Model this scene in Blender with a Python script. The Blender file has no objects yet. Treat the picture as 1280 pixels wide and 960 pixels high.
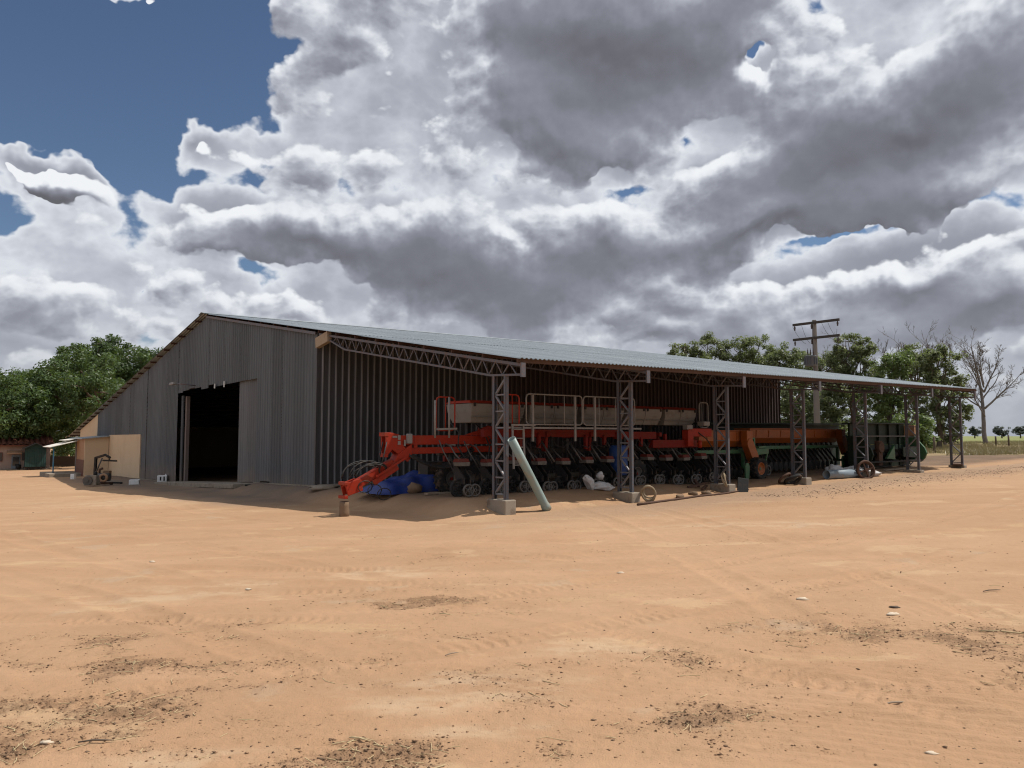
import bpy, math, random
import numpy as np
from math import radians as R, sin, cos, pi, atan2, sqrt
from mathutils import Vector, Matrix, Euler

SC = bpy.context.scene
COL = SC.collection
random.seed(7)
RNG = np.random.default_rng(11)

# ---------------------------------------------------------------- camera
CAM_Z = 1.9
PITCH = R(3.87)
FPX = 961.0
cd = bpy.data.cameras.new("camera")
cd.sensor_width = 36.0
cd.lens = FPX / 1280 * 36
cd.clip_start = 0.05
cd.clip_end = 9000
cam = bpy.data.objects.new("camera", cd)
COL.objects.link(cam)
cam.location = (0, 0, CAM_Z)
SC.cycles.filter_width = 1.15
cam.rotation_euler = (R(90) + PITCH, 0, 0)
SC.camera = cam


def ray(px, py):
    """direction seen at a pixel of the 1280x960 photograph"""
    u, v = (px - 640) / FPX, (480 - py) / FPX
    return Vector((u, cos(PITCH) - v * sin(PITCH), sin(PITCH) + v * cos(PITCH)))


def at(px, py, Y):
    d = ray(px, py)
    return Vector((0, 0, CAM_Z)) + d * (Y / d.y)


# ---------------------------------------------------------------- light
SUN_TO = Vector((2.25, 0.42, 3.66)).normalized()
sun_el = math.asin(SUN_TO.z)
sun_az = atan2(SUN_TO.x, SUN_TO.y)
sl = bpy.data.lights.new("sun", 'SUN')
sl.energy = 4.6
sl.angle = R(0.53)
sl.color = (1.0, 0.95, 0.87)
sun = bpy.data.objects.new("sun", sl)
COL.objects.link(sun)
sun.location = (60, 10, 90)
sun.rotation_euler = SUN_TO.to_track_quat('Z', 'Y').to_euler()

SC.view_settings.view_transform = 'Standard'
SC.view_settings.look = 'None'
SC.view_settings.gamma = 1
SC.view_settings.use_curve_mapping = False
SC.view_settings.exposure = 0.0

# ---------------------------------------------------------------- sky
W = bpy.data.worlds.new("World")
SC.world = W
W.use_nodes = True
wt = W.node_tree
wt.nodes.clear()


def azel(px, py):
    d = ray(px, py).normalized()
    return atan2(d.x, d.y), math.asin(d.z)


class NT:
    """small helper to wire node trees"""
    def __init__(self, t):
        self.t = t

    def n(self, typ, **kw):
        nd = self.t.nodes.new(typ)
        ins = kw.pop('i', {})
        for k, v in kw.items():
            setattr(nd, k, v)
        for k, v in ins.items():
            self.set(nd.inputs[k], v)
        return nd

    def set(self, sock, v):
        if isinstance(v, bpy.types.NodeSocket):
            self.t.links.new(v, sock)
        else:
            sock.default_value = v

    def m(self, op, a, b=None, c=None, clamp=False):
        nd = self.n('ShaderNodeMath', operation=op, use_clamp=clamp)
        for k, v in enumerate((a, b, c)):
            if v is not None:
                self.set(nd.inputs[k], v)
        return nd.outputs[0]

    def v(self, op, a, b=None, s=None):
        nd = self.n('ShaderNodeVectorMath', operation=op)
        self.set(nd.inputs[0], a)
        if b is not None:
            self.set(nd.inputs[1], b)
        if s is not None:
            self.set(nd.inputs['Scale'], s)
        return nd.outputs[1 if op in ('DOT_PRODUCT', 'LENGTH') else 0]

    def noise(self, vec, scale, detail=4, rough=0.5, lac=2.0, dist=0.0, color=False, dim='3D'):
        nd = self.n('ShaderNodeTexNoise', noise_dimensions=dim)
        self.set(nd.inputs['Vector'], vec)
        self.set(nd.inputs['Scale'], scale)
        nd.inputs['Detail'].default_value = detail
        nd.inputs['Roughness'].default_value = rough
        nd.inputs['Lacunarity'].default_value = lac
        nd.inputs['Distortion'].default_value = dist
        return nd.outputs['Color' if color else 0]

    def ss(self, x, a, b, lo=0.0, hi=1.0):
        nd = self.n('ShaderNodeMapRange', interpolation_type='SMOOTHSTEP')
        self.set(nd.inputs[0], x)
        for k, v in zip((1, 2, 3, 4), (a, b, lo, hi)):
            self.set(nd.inputs[k], v)
        return nd.outputs[0]

    def ramp(self, x, stops, interp='LINEAR'):
        nd = self.n('ShaderNodeValToRGB')
        cr = nd.color_ramp
        cr.interpolation = interp
        while len(cr.elements) > 1:
            cr.elements.remove(cr.elements[0])
        for k, (p, c) in enumerate(stops):
            e = cr.elements[0] if k == 0 else cr.elements.new(p)
            e.position = p
            e.color = (*c, 1) if len(c) == 3 else c
        self.set(nd.inputs[0], x)
        return nd.outputs[0]

    def mix(self, f, a, b, blend='MIX'):
        nd = self.n('ShaderNodeMix', data_type='RGBA', blend_type=blend)
        self.set(nd.inputs[0], f)
        for k, v in ((6, a), (7, b)):
            if not isinstance(v, bpy.types.NodeSocket) and len(v) == 3:
                v = (*v, 1)
            self.set(nd.inputs[k], v)
        return nd.outputs[2]


# clouds: thickness field over azimuth and elevation, put together from soft
# masses (where the photograph has cloud banks and gaps) broken up by noise
# (px, py, rx, ry, turn in degrees, weight): weight < 0 opens a gap
CLOUD_MASSES = [
    # gaps of blue
    (0, 40, 360, 270, -8, -3.0), (150, 70, 240, 160, 0, -1.8), (50, 250, 80, 26, 15, -.6), (0, 262, 50, 26, 0, -.6), (285, 20, 100, 110, 0, -1.15),
    (934, 82, 26, 24, 30, -1.35), (1066, 302, 100, 12, -12, -.75), (876, 158, 26, 18, 0, -.25), (330, 200, 30, 14, 0, -.45), (285, 140, 36, 50, 20, -.4),
    (158, 356, 30, 16, 0, -.5),
    # small wisps in the blue
    (170, -4, 80, 52, 0, 2.35), (250, 168, 80, 56, -30, 1.35), (10, 198, 110, 56, 20, .84), (60, 235, 100, 36, 30, .75), (50, 225, 80, 40, 30, .6),
    # big bright-edged mass, top centre
    (390, 100, 130, 150, 0, .34), (330, 190, 110, 60, 0, .35), (540, 230, 200, 130, 0, .04), (480, 110, 120, 110, 0, -.14),
    # long bank with its dark base
    (150, 235, 190, 54, 0, .45), (390, 288, 260, 46, 3, .66), (560, 335, 220, 90, 10, .52), (680, 372, 170, 60, 0, .30), (280, 305, 130, 30, 0, .35), (640, 330, 160, 90, 0, .22),
    # dark deck upper right
    (770, 50, 250, 130, 0, .95), (700, 160, 190, 56, 10, .60), (860, 70, 180, 120, 0, .35), (620, 30, 110, 70, 0, .2),
    (1120, 140, 320, 84, -12, .80), (960, 285, 270, 46, -8, .75), (1190, 225, 230, 64, -16, .50), (1010, 215, 170, 70, -10, .40),
    (1240, 60, 170, 90, 0, .28),
    (740, 300, 110, 66, -10, .62), (1140, 335, 230, 46, -14, .45), (1260, 365, 220, 80, 0, .70), (870, 385, 170, 36, 0, .25), (1080, 405, 220, 46, 0, .30),
    (60, 375, 110, 56, 0, .42), (330, 395, 120, 40, 0, .2), (20, 440, 140, 40, 0, .3),
    # bright openings (thin cloud)
    (1000, 22, 190, 56, -12, -.34), (775, 215, 120, 34, -24, -.30), (890, 185, 80, 46, 0, -.26), (330, 352, 260, 30, 4, -.34), (970, 345, 200, 34, -14, -.22), (100, 325, 180, 50, 0, .25),
    (1230, 262, 120, 24, -18, -.42), (830, 412, 70, 30, 0, -.12), (850, 425, 120, 30, 0, .25), (480, 370, 80, 40, 0, .15), (640, 280, 56, 30, 0, -.42), (600, 80, 30, 110, 0, -.30), (370, 120, 50, 90, 0, -.10), (210, 222, 110, 26, 0, -.22),
]

cg = bpy.data.node_groups.new("cloud_thickness", 'ShaderNodeTree')
cg.interface.new_socket("Vector", in_out='INPUT', socket_type='NodeSocketVector')
cg.interface.new_socket("Bias", in_out='INPUT', socket_type='NodeSocketFloat')
cg.interface.new_socket("Drift", in_out='INPUT', socket_type='NodeSocketVector')
cg.interface.new_socket("Thickness", in_out='OUTPUT', socket_type='NodeSocketFloat')
g = NT(cg)
gi = g.n('NodeGroupInput')
go = g.n('NodeGroupOutput')
P0 = gi.outputs[0]
PN = g.v('ADD', P0, gi.outputs[2])
wcol = g.noise(PN, 5.5, 5, 0.55, color=True, dim='2D')
w1 = g.v('SCALE', g.v('SUBTRACT', wcol, (0.5, 0.5, 0.5)), s=0.13)
P1 = g.v('ADD', P0, w1)
P1 = g.v('MULTIPLY', P1, (1, 1, 0))
acc = 0.545
for (px, py, rx, ry, tn, wgt) in CLOUD_MASSES:
    a0, e0 = azel(px, py)
    mp = g.n('ShaderNodeMapping', vector_type='TEXTURE')
    g.set(mp.inputs['Vector'], P1)
    mp.inputs['Location'].default_value = (a0, e0, 0)
    mp.inputs['Rotation'].default_value = (0, 0, R(-tn))
    kx = cos(a0) ** 1.2 / FPX
    mp.inputs['Scale'].default_value = (rx * kx * 1.35, ry * kx * 1.35, 1)
    gr = g.n('ShaderNodeTexGradient', gradient_type='QUADRATIC_SPHERE')
    g.set(gr.inputs[0], mp.outputs[0])
    acc = g.m('MULTIPLY_ADD', gr.outputs['Fac'], wgt, acc)
PS = g.v('MULTIPLY', PN, (1.0, 1.5, 1.0))
n_big = g.noise(PS, 3.2, 2, 0.5, dim='2D')
n_mid = g.noise(g.v('ADD', PS, g.v('SCALE', w1, s=0.7)), 5.6, 9, 0.50, dim='2D')
vo = g.n('ShaderNodeTexVoronoi', feature='SMOOTH_F1', voronoi_dimensions='2D')
g.set(vo.inputs['Vector'], g.v('ADD', PS, g.v('SCALE', w1, s=0.35)))
vo.inputs['Scale'].default_value = 9.0
vo.inputs['Detail'].default_value = 4.5
vo.inputs['Roughness'].default_value = 0.5
vo.inputs['Smoothness'].default_value = 0.22
det = g.m('MULTIPLY', g.m('SUBTRACT', n_mid, 0.5), 0.95)
det = g.m('ADD', det, g.m('MULTIPLY', g.m('SUBTRACT', 0.42, vo.outputs['Distance']), 0.66))
acc = g.m('ADD', acc, g.m('MULTIPLY', g.m('SUBTRACT', n_big, 0.5), 0.40))
# thick cloud hides its billows: its base reads as one soft grey mass
acc = g.m('ADD', acc, g.m('MULTIPLY', det, g.ss(acc, 0.48, 1.10, 1.0, 0.24)))
acc = g.m('ADD', acc, gi.outputs[1])
g.set(go.inputs[0], acc)

w = NT(wt)
tc = w.n('ShaderNodeTexCoord')
D = w.v('NORMALIZE', tc.outputs['Generated'])
sep = w.n('ShaderNodeSeparateXYZ', i={0: D})
AZ = w.m('ARCTAN2', sep.outputs[0], sep.outputs[1])
EL = w.m('ARCSINE', sep.outputs[2])
cmb = w.n('ShaderNodeCombineXYZ', i={0: AZ, 1: EL, 2: 3.7})
PV = cmb.outputs[0]


def thick(off, bias, drift):
    nd = w.n('ShaderNodeGroup')
    nd.node_tree = cg
    w.set(nd.inputs[0], w.v('ADD', PV, off) if off else PV)
    nd.inputs[1].default_value = bias
    nd.inputs[2].default_value = drift
    return nd.outputs[0]


# two decks: pale thin cloud behind, and in front of it the heavy banks with crisp sunlit upper edges
T0 = thick(None, 0.0, (0, 0, 0))
F0 = thick(None, -0.30, (3.1, 1.7, 0))
F1 = thick((0.005, 0.0125, 0.0), -0.30, (3.1, 1.7, 0))
alpha = w.m('MAXIMUM', w.ss(T0, -0.08, 0.10), w.ss(EL, 0.05, 0.13, 1, 0))
ccol = w.ramp(w.m('MULTIPLY', T0, 0.62), [(0.00, (.80, .83, .88)), (0.09, (.68, .71, .77)), (0.20, (.53, .56, .625)),
                          (0.36, (.40, .425, .49)), (0.60, (.30, .318, .375)), (1.0, (.24, .25, .30))])
rel = w.m('SUBTRACT', F0, F1)                       # > 0 where a cloud's upper edge faces the sun
alphaF = w.ss(F0, -0.035, 0.115)
sh = w.m('ADD', w.m('MULTIPLY', F0, 0.85), w.m('MULTIPLY', rel, -1.6))
fcol = w.ramp(w.m('MULTIPLY_ADD', sh, 0.6, 0.2), [(0.00, (.88, .90, .93)), (0.13, (.78, .805, .85)), (0.22, (.585, .61, .67)), (0.32, (.40, .42, .48)),
                          (0.45, (.275, .288, .34)), (0.62, (.195, .202, .238)), (0.82, (.150, .152, .176)), (1.0, (.130, .131, .150))])
sky = w.n('ShaderNodeTexSky', sky_type='NISHITA')
sky.sun_disc = False
sky.sun_elevation = sun_el
sky.sun_rotation = sun_az
sky.altitude = 900
sky.air_density = 1.0
sky.dust_density = 0.6
sky.ozone_density = 2.2
SKY_STRENGTH = 0.075
skyc = w.mix(1.0, sky.outputs[0], (0.95, 0.98, 1.02), 'MULTIPLY')
cl = w.v('SCALE', ccol, s=1.0 / SKY_STRENGTH)
full = w.mix(alpha, skyc, cl)
full = w.mix(alphaF, full, w.v('SCALE', fcol, s=1.0 / SKY_STRENGTH))
# thin milky air along the horizon
hz = w.ss(EL, 0.0, 0.19, 0.66, 0.0)
full = w.mix(hz, full, tuple(c / SKY_STRENGTH for c in (.36, .385, .43)))
bg = w.n('ShaderNodeBackground', i={0: full, 1: SKY_STRENGTH})
wo = w.n('ShaderNodeOutputWorld')
wt.links.new(bg.outputs[0], wo.inputs[0])
W.cycles.sampling_method = 'MANUAL'
W.cycles.sample_map_resolution = 512

# ================================================================ helpers
def tag(o, label=None, cat=None, group=None, kind=None):
    for k, v in (('label', label), ('category', cat), ('group', group), ('kind', kind)):
        if v:
            o[k] = v
    return o


def thing(name, label, cat, loc=(0, 0, 0), rotz=0.0, group=None):
    o = bpy.data.objects.new(name, None)
    o.empty_display_size = 0.2
    COL.objects.link(o)
    o.location = loc
    o.rotation_euler = (0, 0, rotz)
    return tag(o, label, cat, group)


class MB:
    """collects shapes, then becomes one mesh object"""
    def __init__(self):
        self.v, self.f, self.s = [], [], []

    def add(self, vs, fs, smooth=False):
        o = len(self.v)
        self.v.extend([tuple(x) for x in vs])
        self.f.extend([tuple(i + o for i in q) for q in fs])
        self.s.extend([smooth] * len(fs))
        return self

    def box(self, c, size, rot=None, top=(1, 1), shift=(0, 0)):
        hx, hy, hz = (k / 2 for k in size)
        vs = []
        for z in (-1, 1):
            kx, ky = top if z > 0 else (1, 1)
            ox, oy = shift if z > 0 else (0, 0)
            for x, y in ((-1, -1), (1, -1), (1, 1), (-1, 1)):
                vs.append(Vector((x * hx * kx + ox, y * hy * ky + oy, z * hz)))
        m = rot.to_matrix() if isinstance(rot, Euler) else rot
        if m is not None:
            vs = [m @ q for q in vs]
        c = Vector(c)
        return self.add([q + c for q in vs], [(3, 2, 1, 0), (4, 5, 6, 7), (0, 1, 5, 4), (1, 2, 6, 5), (2, 3, 7, 6), (3, 0, 4, 7)])

    def bar(self, p, q, w, h=None, up=(0, 0, 1)):
        p, q = Vector(p), Vector(q)
        d = q - p
        L = d.length
        d.normalize()
        up = Vector(up)
        sx = d.cross(up)
        if sx.length < 1e-4:
            sx = d.cross(Vector((1, 0, 0)))
        sx.normalize()
        uz = sx.cross(d)
        m = Matrix((sx, d, uz)).transposed()
        return self.box((p + q) / 2, (w, L, h or w), m)

    def angle_bar(self, p, q, w, th=0.008, up=(0, 0, 1), flip=1):
        """L section: two thin legs"""
        p, q = Vector(p), Vector(q)
        d = (q - p).normalized()
        sx = d.cross(Vector(up)).normalized()
        uz = sx.cross(d)
        self.bar(p + sx * (w / 2 * flip), q + sx * (w / 2 * flip), w, th, up)
        return self.bar(p + uz * (w / 2 + th), q + uz * (w / 2 + th), th, w, up)

    def tube(self, pts, r, n=6, caps=True):
        pts = [Vector(q) for q in pts]
        rr = r if isinstance(r, (list, tuple)) else [r] * len(pts)
        vs, fs = [], []
        prev = None
        for i, q in enumerate(pts):
            d = (pts[min(i + 1, len(pts) - 1)] - pts[max(i - 1, 0)])
            if d.length < 1e-7:
                d = Vector((0, 0, 1))
            d.normalize()
            if prev is None:
                a = d.orthogonal().normalized()
            else:
                a = prev - d * prev.dot(d)
                a = a.normalized() if a.length > 1e-5 else d.orthogonal().normalized()
            prev = a
            b = d.cross(a)
            for k in range(n):
                t = 2 * pi * k / n
                vs.append(q + (a * cos(t) + b * sin(t)) * rr[i])
        for i in range(len(pts) - 1):
            for k in range(n):
                fs.append((i * n + k, i * n + (k + 1) % n, (i + 1) * n + (k + 1) % n, (i + 1) * n + k))
        self.add(vs, fs, True)
        if caps:
            o = len(self.v) - len(vs)
            self.f.append(tuple(o + k for k in range(n))[::-1])
            self.f.append(tuple(o + (len(pts) - 1) * n + k for k in range(n)))
            self.s += [False, False]
        return self

    def cyl(self, p, q, r0, r1=None, n=16, caps=True):
        return self.tube([p, q], [r0, r0 if r1 is None else r1], n, caps)

    def lathe(self, prof, n=24, o=(0, 0, 0), m=None, smooth=True, closed=False):
        """profile of (radius, height) turned about z, then placed by matrix m"""
        o = Vector(o)
        vs, fs = [], []
        for (r, z) in prof:
            for k in range(n):
                t = 2 * pi * k / n
                q = Vector((r * cos(t), r * sin(t), z))
                vs.append((m @ q if m is not None else q) + o)
        N = len(prof)
        for i in range(N if closed else N - 1):
            j = (i + 1) % N
            for k in range(n):
                fs.append((i * n + k, i * n + (k + 1) % n, j * n + (k + 1) % n, j * n + k))
        return self.add(vs, fs, smooth)

    def prism(self, poly, ext):
        """flat polygon of 3-D points pushed along a vector"""
        ext = Vector(ext)
        n = len(poly)
        vs = [Vector(q) for q in poly] + [Vector(q) + ext for q in poly]
        fs = [tuple(range(n))[::-1], tuple(range(n, 2 * n))]
        fs += [(i, (i + 1) % n, n + (i + 1) % n, n + i) for i in range(n)]
        return self.add(vs, fs)

    def lump(self, c, rad, seed=0, amp=0.2, n=10, m=8, flat=0.0, freq=2.0):
        c = Vector(c)
        rnd = random.Random(seed)
        ph = [rnd.uniform(0, 6.28) for _ in range(6)]
        vs, fs = [], []
        for i in range(m + 1):
            th = pi * i / m
            for k in range(n):
                f = 2 * pi * k / n
                d = Vector((sin(th) * cos(f), sin(th) * sin(f), cos(th)))
                s = 1 + amp * (sin(freq * d.x * 2 + ph[0]) * sin(freq * d.y * 2 + ph[1]) + .6 * sin(freq * 2 * d.z * 2 + ph[2] + d.x * 3) + .5 * sin(freq * 3.1 * d.y + ph[3] + d.z * 4))
                q = Vector((d.x * rad[0] * s, d.y * rad[1] * s, d.z * rad[2] * s))
                if q.z < -rad[2] * (1 - flat):
                    q.z = -rad[2] * (1 - flat)
                vs.append(q + c)
        for i in range(m):
            for k in range(n):
                fs.append((i * n + k, (i + 1) * n + k, (i + 1) * n + (k + 1) % n, i * n + (k + 1) % n))
        return self.add(vs, fs, True)

    def mesh(self, name, mat):
        me = bpy.data.meshes.new(name)
        me.from_pydata(self.v, [], self.f)
        me.polygons.foreach_set('use_smooth', self.s)
        if mat:
            me.materials.append(mat)
        me.update()
        return me

    def build(self, name, mat, parent=None, bevel=0.0, label=None):
        o = bpy.data.objects.new(name, self.mesh(name, mat))
        COL.objects.link(o)
        if parent:
            o.parent = parent
        if bevel:
            b = o.modifiers.new("bevel", 'BEVEL')
            b.width = bevel
            b.segments = 2
            b.limit_method = 'ANGLE'
        if label:
            o['label'] = label
        return o


def put(name, me, parent=None, loc=(0, 0, 0), rot=(0, 0, 0), scale=(1, 1, 1)):
    """another object on shared mesh data"""
    o = bpy.data.objects.new(name, me)
    COL.objects.link(o)
    if parent:
        o.parent = parent
    o.location, o.rotation_euler, o.scale = loc, rot, scale
    return o


def copy_tree(o, parent=None):
    c = o.copy()
    COL.objects.link(c)
    if parent:
        c.parent = parent
    for ch in list(o.children):
        copy_tree(ch, c)
    return c


def RX(a):
    return Matrix.Rotation(a, 3, 'X')


def RY(a):
    return Matrix.Rotation(a, 3, 'Y')


def RZ(a):
    return Matrix.Rotation(a, 3, 'Z')


# ---------------------------------------------------------------- numpy noise
def _hash(ix, iy, seed):
    h = (ix.astype(np.int64) * 374761393 + iy.astype(np.int64) * 668265263 + seed * 974634777) & 0xFFFFFFFF
    h = ((h ^ (h >> 13)) * 1274126177) & 0xFFFFFFFF
    return ((h ^ (h >> 16)) & 0xFFFF) / 65535.0


def vnoise(x, y, seed=0):
    ix, iy = np.floor(x), np.floor(y)
    fx, fy = x - ix, y - iy
    fx, fy = fx * fx * fx * (fx * (fx * 6 - 15) + 10), fy * fy * fy * (fy * (fy * 6 - 15) + 10)
    a, b = _hash(ix, iy, seed), _hash(ix + 1, iy, seed)
    c, d = _hash(ix, iy + 1, seed), _hash(ix + 1, iy + 1, seed)
    return (a * (1 - fx) + b * fx) * (1 - fy) + (c * (1 - fx) + d * fx) * fy


def fbm(x, y, octv=4, seed=0, gain=0.5):
    s, a, t = 0.0, 1.0, 0.0
    for k in range(octv):
        s = s + a * (vnoise(x, y, seed + k * 17) - 0.5)
        t += a
        a *= gain
        x, y = x * 2.03 + 11.3, y * 2.03 - 7.7
    return s / t


def sst(x, a, b):
    t = np.clip((x - a) / (b - a), 0, 1)
    return t * t * (3 - 2 * t)


# ---------------------------------------------------------------- shed frame
TH = R(51.2)                                   # the shed's length runs this far right of straight ahead
SX, SY = sin(TH), cos(TH)
OX, OY = -0.143, 18.66                         # outer leg of the first lean-to post
ROTZ = atan2(SY, SX)


def B(s, t, z=0.0):
    return Vector((OX + SX * s - SY * t, OY + SY * s + SX * t, z))


def to_st(x, y):
    dx, dy = x - OX, y - OY
    return SX * dx + SY * dy, -SY * dx + SX * dy


def zroof(s, t):
    return 7.76 - 0.169 * abs(t - 23.2) + 0.011 * s


TRACKS = [  # wheel ruts: centre x, y, radius, half gauge, depth, tread
    (-34.0, -22.0, 42.0, 0.95, 0.026, 1), (30.0, -30.0, 38.2, 0.9, 0.028, 1), (6.0, 62.0, 53.5, 1.0, 0.020, 1), (6.5, 70.0, 60.4, .85, .018, 1),
    (-10.0, 70.0, 58.0, 0.95, 0.022, 0), (14.0, -16.0, 21.0, 1.0, 0.026, 1), (-60.0, 10.0, 63.5, 0.9, 0.018, 1), (2.0, 46.0, 34.0, 1.0, 0.018, 0),
    (20.0, 44.0, 37.0, .9, .020, 1), (-20.0, 48.0, 44.5, .95, .020, 1), (9.0, 30.0, 24.5, .8, .020, 1), (-80.0, -60.0, 104.0, .9, .018, 1),
]
# where the ground is churned and littered (photo px, size in m along view, across, strength)
CHURN = [(70, 815, 1.1, 1.3, 1.0), (165, 805, .9, .9, .8), (40, 850, .5, .9, .8), (525, 747, .6, .9, .85), (300, 770, .4, .8, .7), (385, 760, .3, .5, .7), (250, 775, .3, .6, .5),
         (75, 915, .35, .6, .9), (200, 870, .6, 1.0, .7), (430, 868, .3, .4, .7), (440, 945, .32, .8, .85), (250, 935, .2, .4, .5), (560, 950, .2, .3, .6), (330, 880, .5, .8, .5),
         (500, 810, .5, 1.2, .45), (690, 690, .8, 2.0, .35), (900, 830, .5, 1.0, .55), (945, 845, .4, .5, .5), (660, 835, .5, .6, .55), (700, 880, .35, .6, .6), (660, 940, .2, .3, .8),
         (880, 905, .4, .7, .7), (940, 945, .25, .6, .6), (1080, 800, .5, 1.0, .6), (1160, 815, .7, 1.3, .55), (1220, 870, .4, .7, .6), (1110, 860, .4, .9, .5), (770, 905, .3, .4, .6),
         (1120, 600, 1.6, 5.0, .9), (1060, 605, 1.0, 3.0, .6), (980, 622, 1.0, 3.0, .45), (620, 600, .1, .1, .1), (860, 750, .6, 1.0, .4), (1000, 740, .5, .8, .3), (560, 690, .8, 1.5, .35)]


def g_plane(x, y):
    xs, ys = 55 * np.tanh(x / 55), 60 * np.tanh(y / 60)
    z = 0.0257 * xs - 0.0061 * ys + 0.12
    r = np.sqrt(x * x + y * y)
    f = 1 - sst(r, 150, 600)
    return z * f + 0.25 * (1 - f)


def g_pad(x, y):
    s, t = to_st(x, y)
    wob = 0.5 * fbm(x * .7, y * .7, 3, 5)
    p = sst(t + wob, -0.25, 1.7) * sst(s + wob * .6, -1.5, -.2) * (1 - sst(t, 13, 28)) * (1 - sst(s, 25, 30)) * (1 - .68 * sst(s, 4.5, 12))
    return 0.35 * p


_cent = []
for (px, py, a, b, k) in CHURN:
    d = ray(px, py)
    q = d * (1.8 / -d.z)
    _cent.append((q.x, q.y, a, b, k))


PALE = [(590, 860, .35, .8), (230, 945, .16, .45), (250, 728, .5, .9), (180, 736, .3, .7), (300, 720, .3, .8), (540, 880, .2, .5), (745, 815, .3, .6), (620, 915, .12, .5), (960, 660, .6, 2.5), (480, 708, .5, 1.0), (180, 610, 2.5, 3.0)]
_pale = []
for (px, py, a, b) in PALE:
    d = ray(px, py)
    q = d * (1.8 / -d.z)
    _pale.append((q.x, q.y, a, b))


def pale_sand(x, y):
    m = np.zeros_like(x)
    for (cx, cy, a, b) in _pale:
        m = np.maximum(m, np.exp(-((x - cx) / b) ** 2 - ((y - cy) / a) ** 2))
    return np.clip(m * 1.5 * (.45 + fbm(x * 2.2, y * 5, 5, 51, .7) * 3.4) - .12, 0, 1)


def churn(x, y):
    m = np.zeros_like(x)
    for (cx, cy, a, b, k) in _cent:
        e = ((x - cx) / (b * 1.25)) ** 2 + ((y - cy) / (a * 1.25)) ** 2
        m = np.maximum(m, k * np.exp(-e * .9))
    n = 0.42 + fbm(x * 1.6, y * 2.2, 5, 31, .68) * 3.2
    wide = np.clip(fbm(x * .35, y * .6, 4, 35) * 2.2 - .22, 0, .35)
    return np.clip(m * 1.25 * n, 0, 1) * .85 + wide * np.clip(n, 0, 1)


def gz(x, y, fine=True):
    sc = np.isscalar(x)
    x, y = np.atleast_1d(np.asarray(x, float)), np.atleast_1d(np.asarray(y, float))
    z = g_plane(x, y) + g_pad(x, y)
    r = np.sqrt(x * x + y * y)
    near = 1 - sst(r, 60, 140)
    z = z + near * (0.10 * fbm(x * .16, y * .16, 3, 2) + 0.05 * fbm(x * .6, y * .6, 3, 3))
    if fine:
        s, t = to_st(x, y)
        out = 1 - sst(t, -.3, .8) * sst(s, -2.5, -1)
        k = (1 - sst(r, 30, 60))
        for i, (cx, cy, rad, hg, dep, tr) in enumerate(TRACKS):
            ang = np.arctan2(y - cy, x - cx)
            dd = np.sqrt((x - cx) ** 2 + (y - cy) ** 2) - rad + 0.25 * np.sin(ang * 9 + i)
            on = sst(fbm(x * .25 + i * 9, y * .25, 2, 40 + i), -.16, .12)
            for sgn in (-1, 1):
                e = dd - sgn * hg
                z = z - out * k * on * .65 * dep * (np.exp(-(e / .17) ** 4) - 0.8 * np.exp(-((np.abs(e) - .26) / .07) ** 2))
                if tr:
                    z = z + out * k * on * 0.0036 * (.4 + 1.6 * sst(fbm(x * .9, y * .9, 3, 90 + i), -.1, .2)) * np.exp(-(e / .16) ** 4) * np.sign(np.sin(ang * rad * 2 * pi / .13 + np.sign(e) * e * 14))* (r < 18)
        z = z + k * (0.016 * fbm(x * 4, y * 4, 4, 8, .6) + 0.010 * np.maximum(0, fbm(x * 11, y * 13, 3, 18, .6) - .08))
        z = z + k * churn(x, y) * 0.075 * (fbm(x * 10, y * 14, 5, 9, .72) + .08)
        # fine combed ridges, lower right
        cm = np.exp(-(((x - 3.2) / 2.0) ** 2 + ((y - 5.0) / 1.2) ** 2))
        z = z + cm * 0.010 * np.sin((x * .42 + y * .9) * 62 + 3 * fbm(x, y, 2, 77))
    return float(z[0]) if sc else z


def on_ground(px, py, up=0.0):
    """the ground point seen at a photo pixel"""
    d = ray(px, py)
    t = 1.6 / -d.z
    for _ in range(40):
        q = d * t
        h = CAM_Z - gz(q.x, q.y, False)
        t += (h / -d.z - t) * .7
    q = d * t
    return Vector((q.x, q.y, gz(q.x, q.y) + up))


# ================================================================ materials
def mat(name, col=(.5, .5, .5), rough=.7, metal=0.0, spec=.3):
    m = bpy.data.materials.new(name)
    m.use_nodes = True
    t = NT(m.node_tree)
    b = m.node_tree.nodes['Principled BSDF']
    b.inputs['Base Color'].default_value = (*col, 1)
    b.inputs['Roughness'].default_value = rough
    b.inputs['Metallic'].default_value = metal
    b.inputs['Specular IOR Level'].default_value = spec
    return m, t, b


def bump(t, b, h, dist=.01, strength=1.0):
    n = t.n('ShaderNodeBump')
    n.inputs['Distance'].default_value = dist
    n.inputs['Strength'].default_value = strength
    t.set(n.inputs['Height'], h)
    t.set(b.inputs['Normal'], n.outputs[0])


def objc(t):
    return t.n('ShaderNodeTexCoord').outputs['Object']


def rnd_of(t):
    return t.n('ShaderNodeObjectInfo').outputs['Random']


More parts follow.
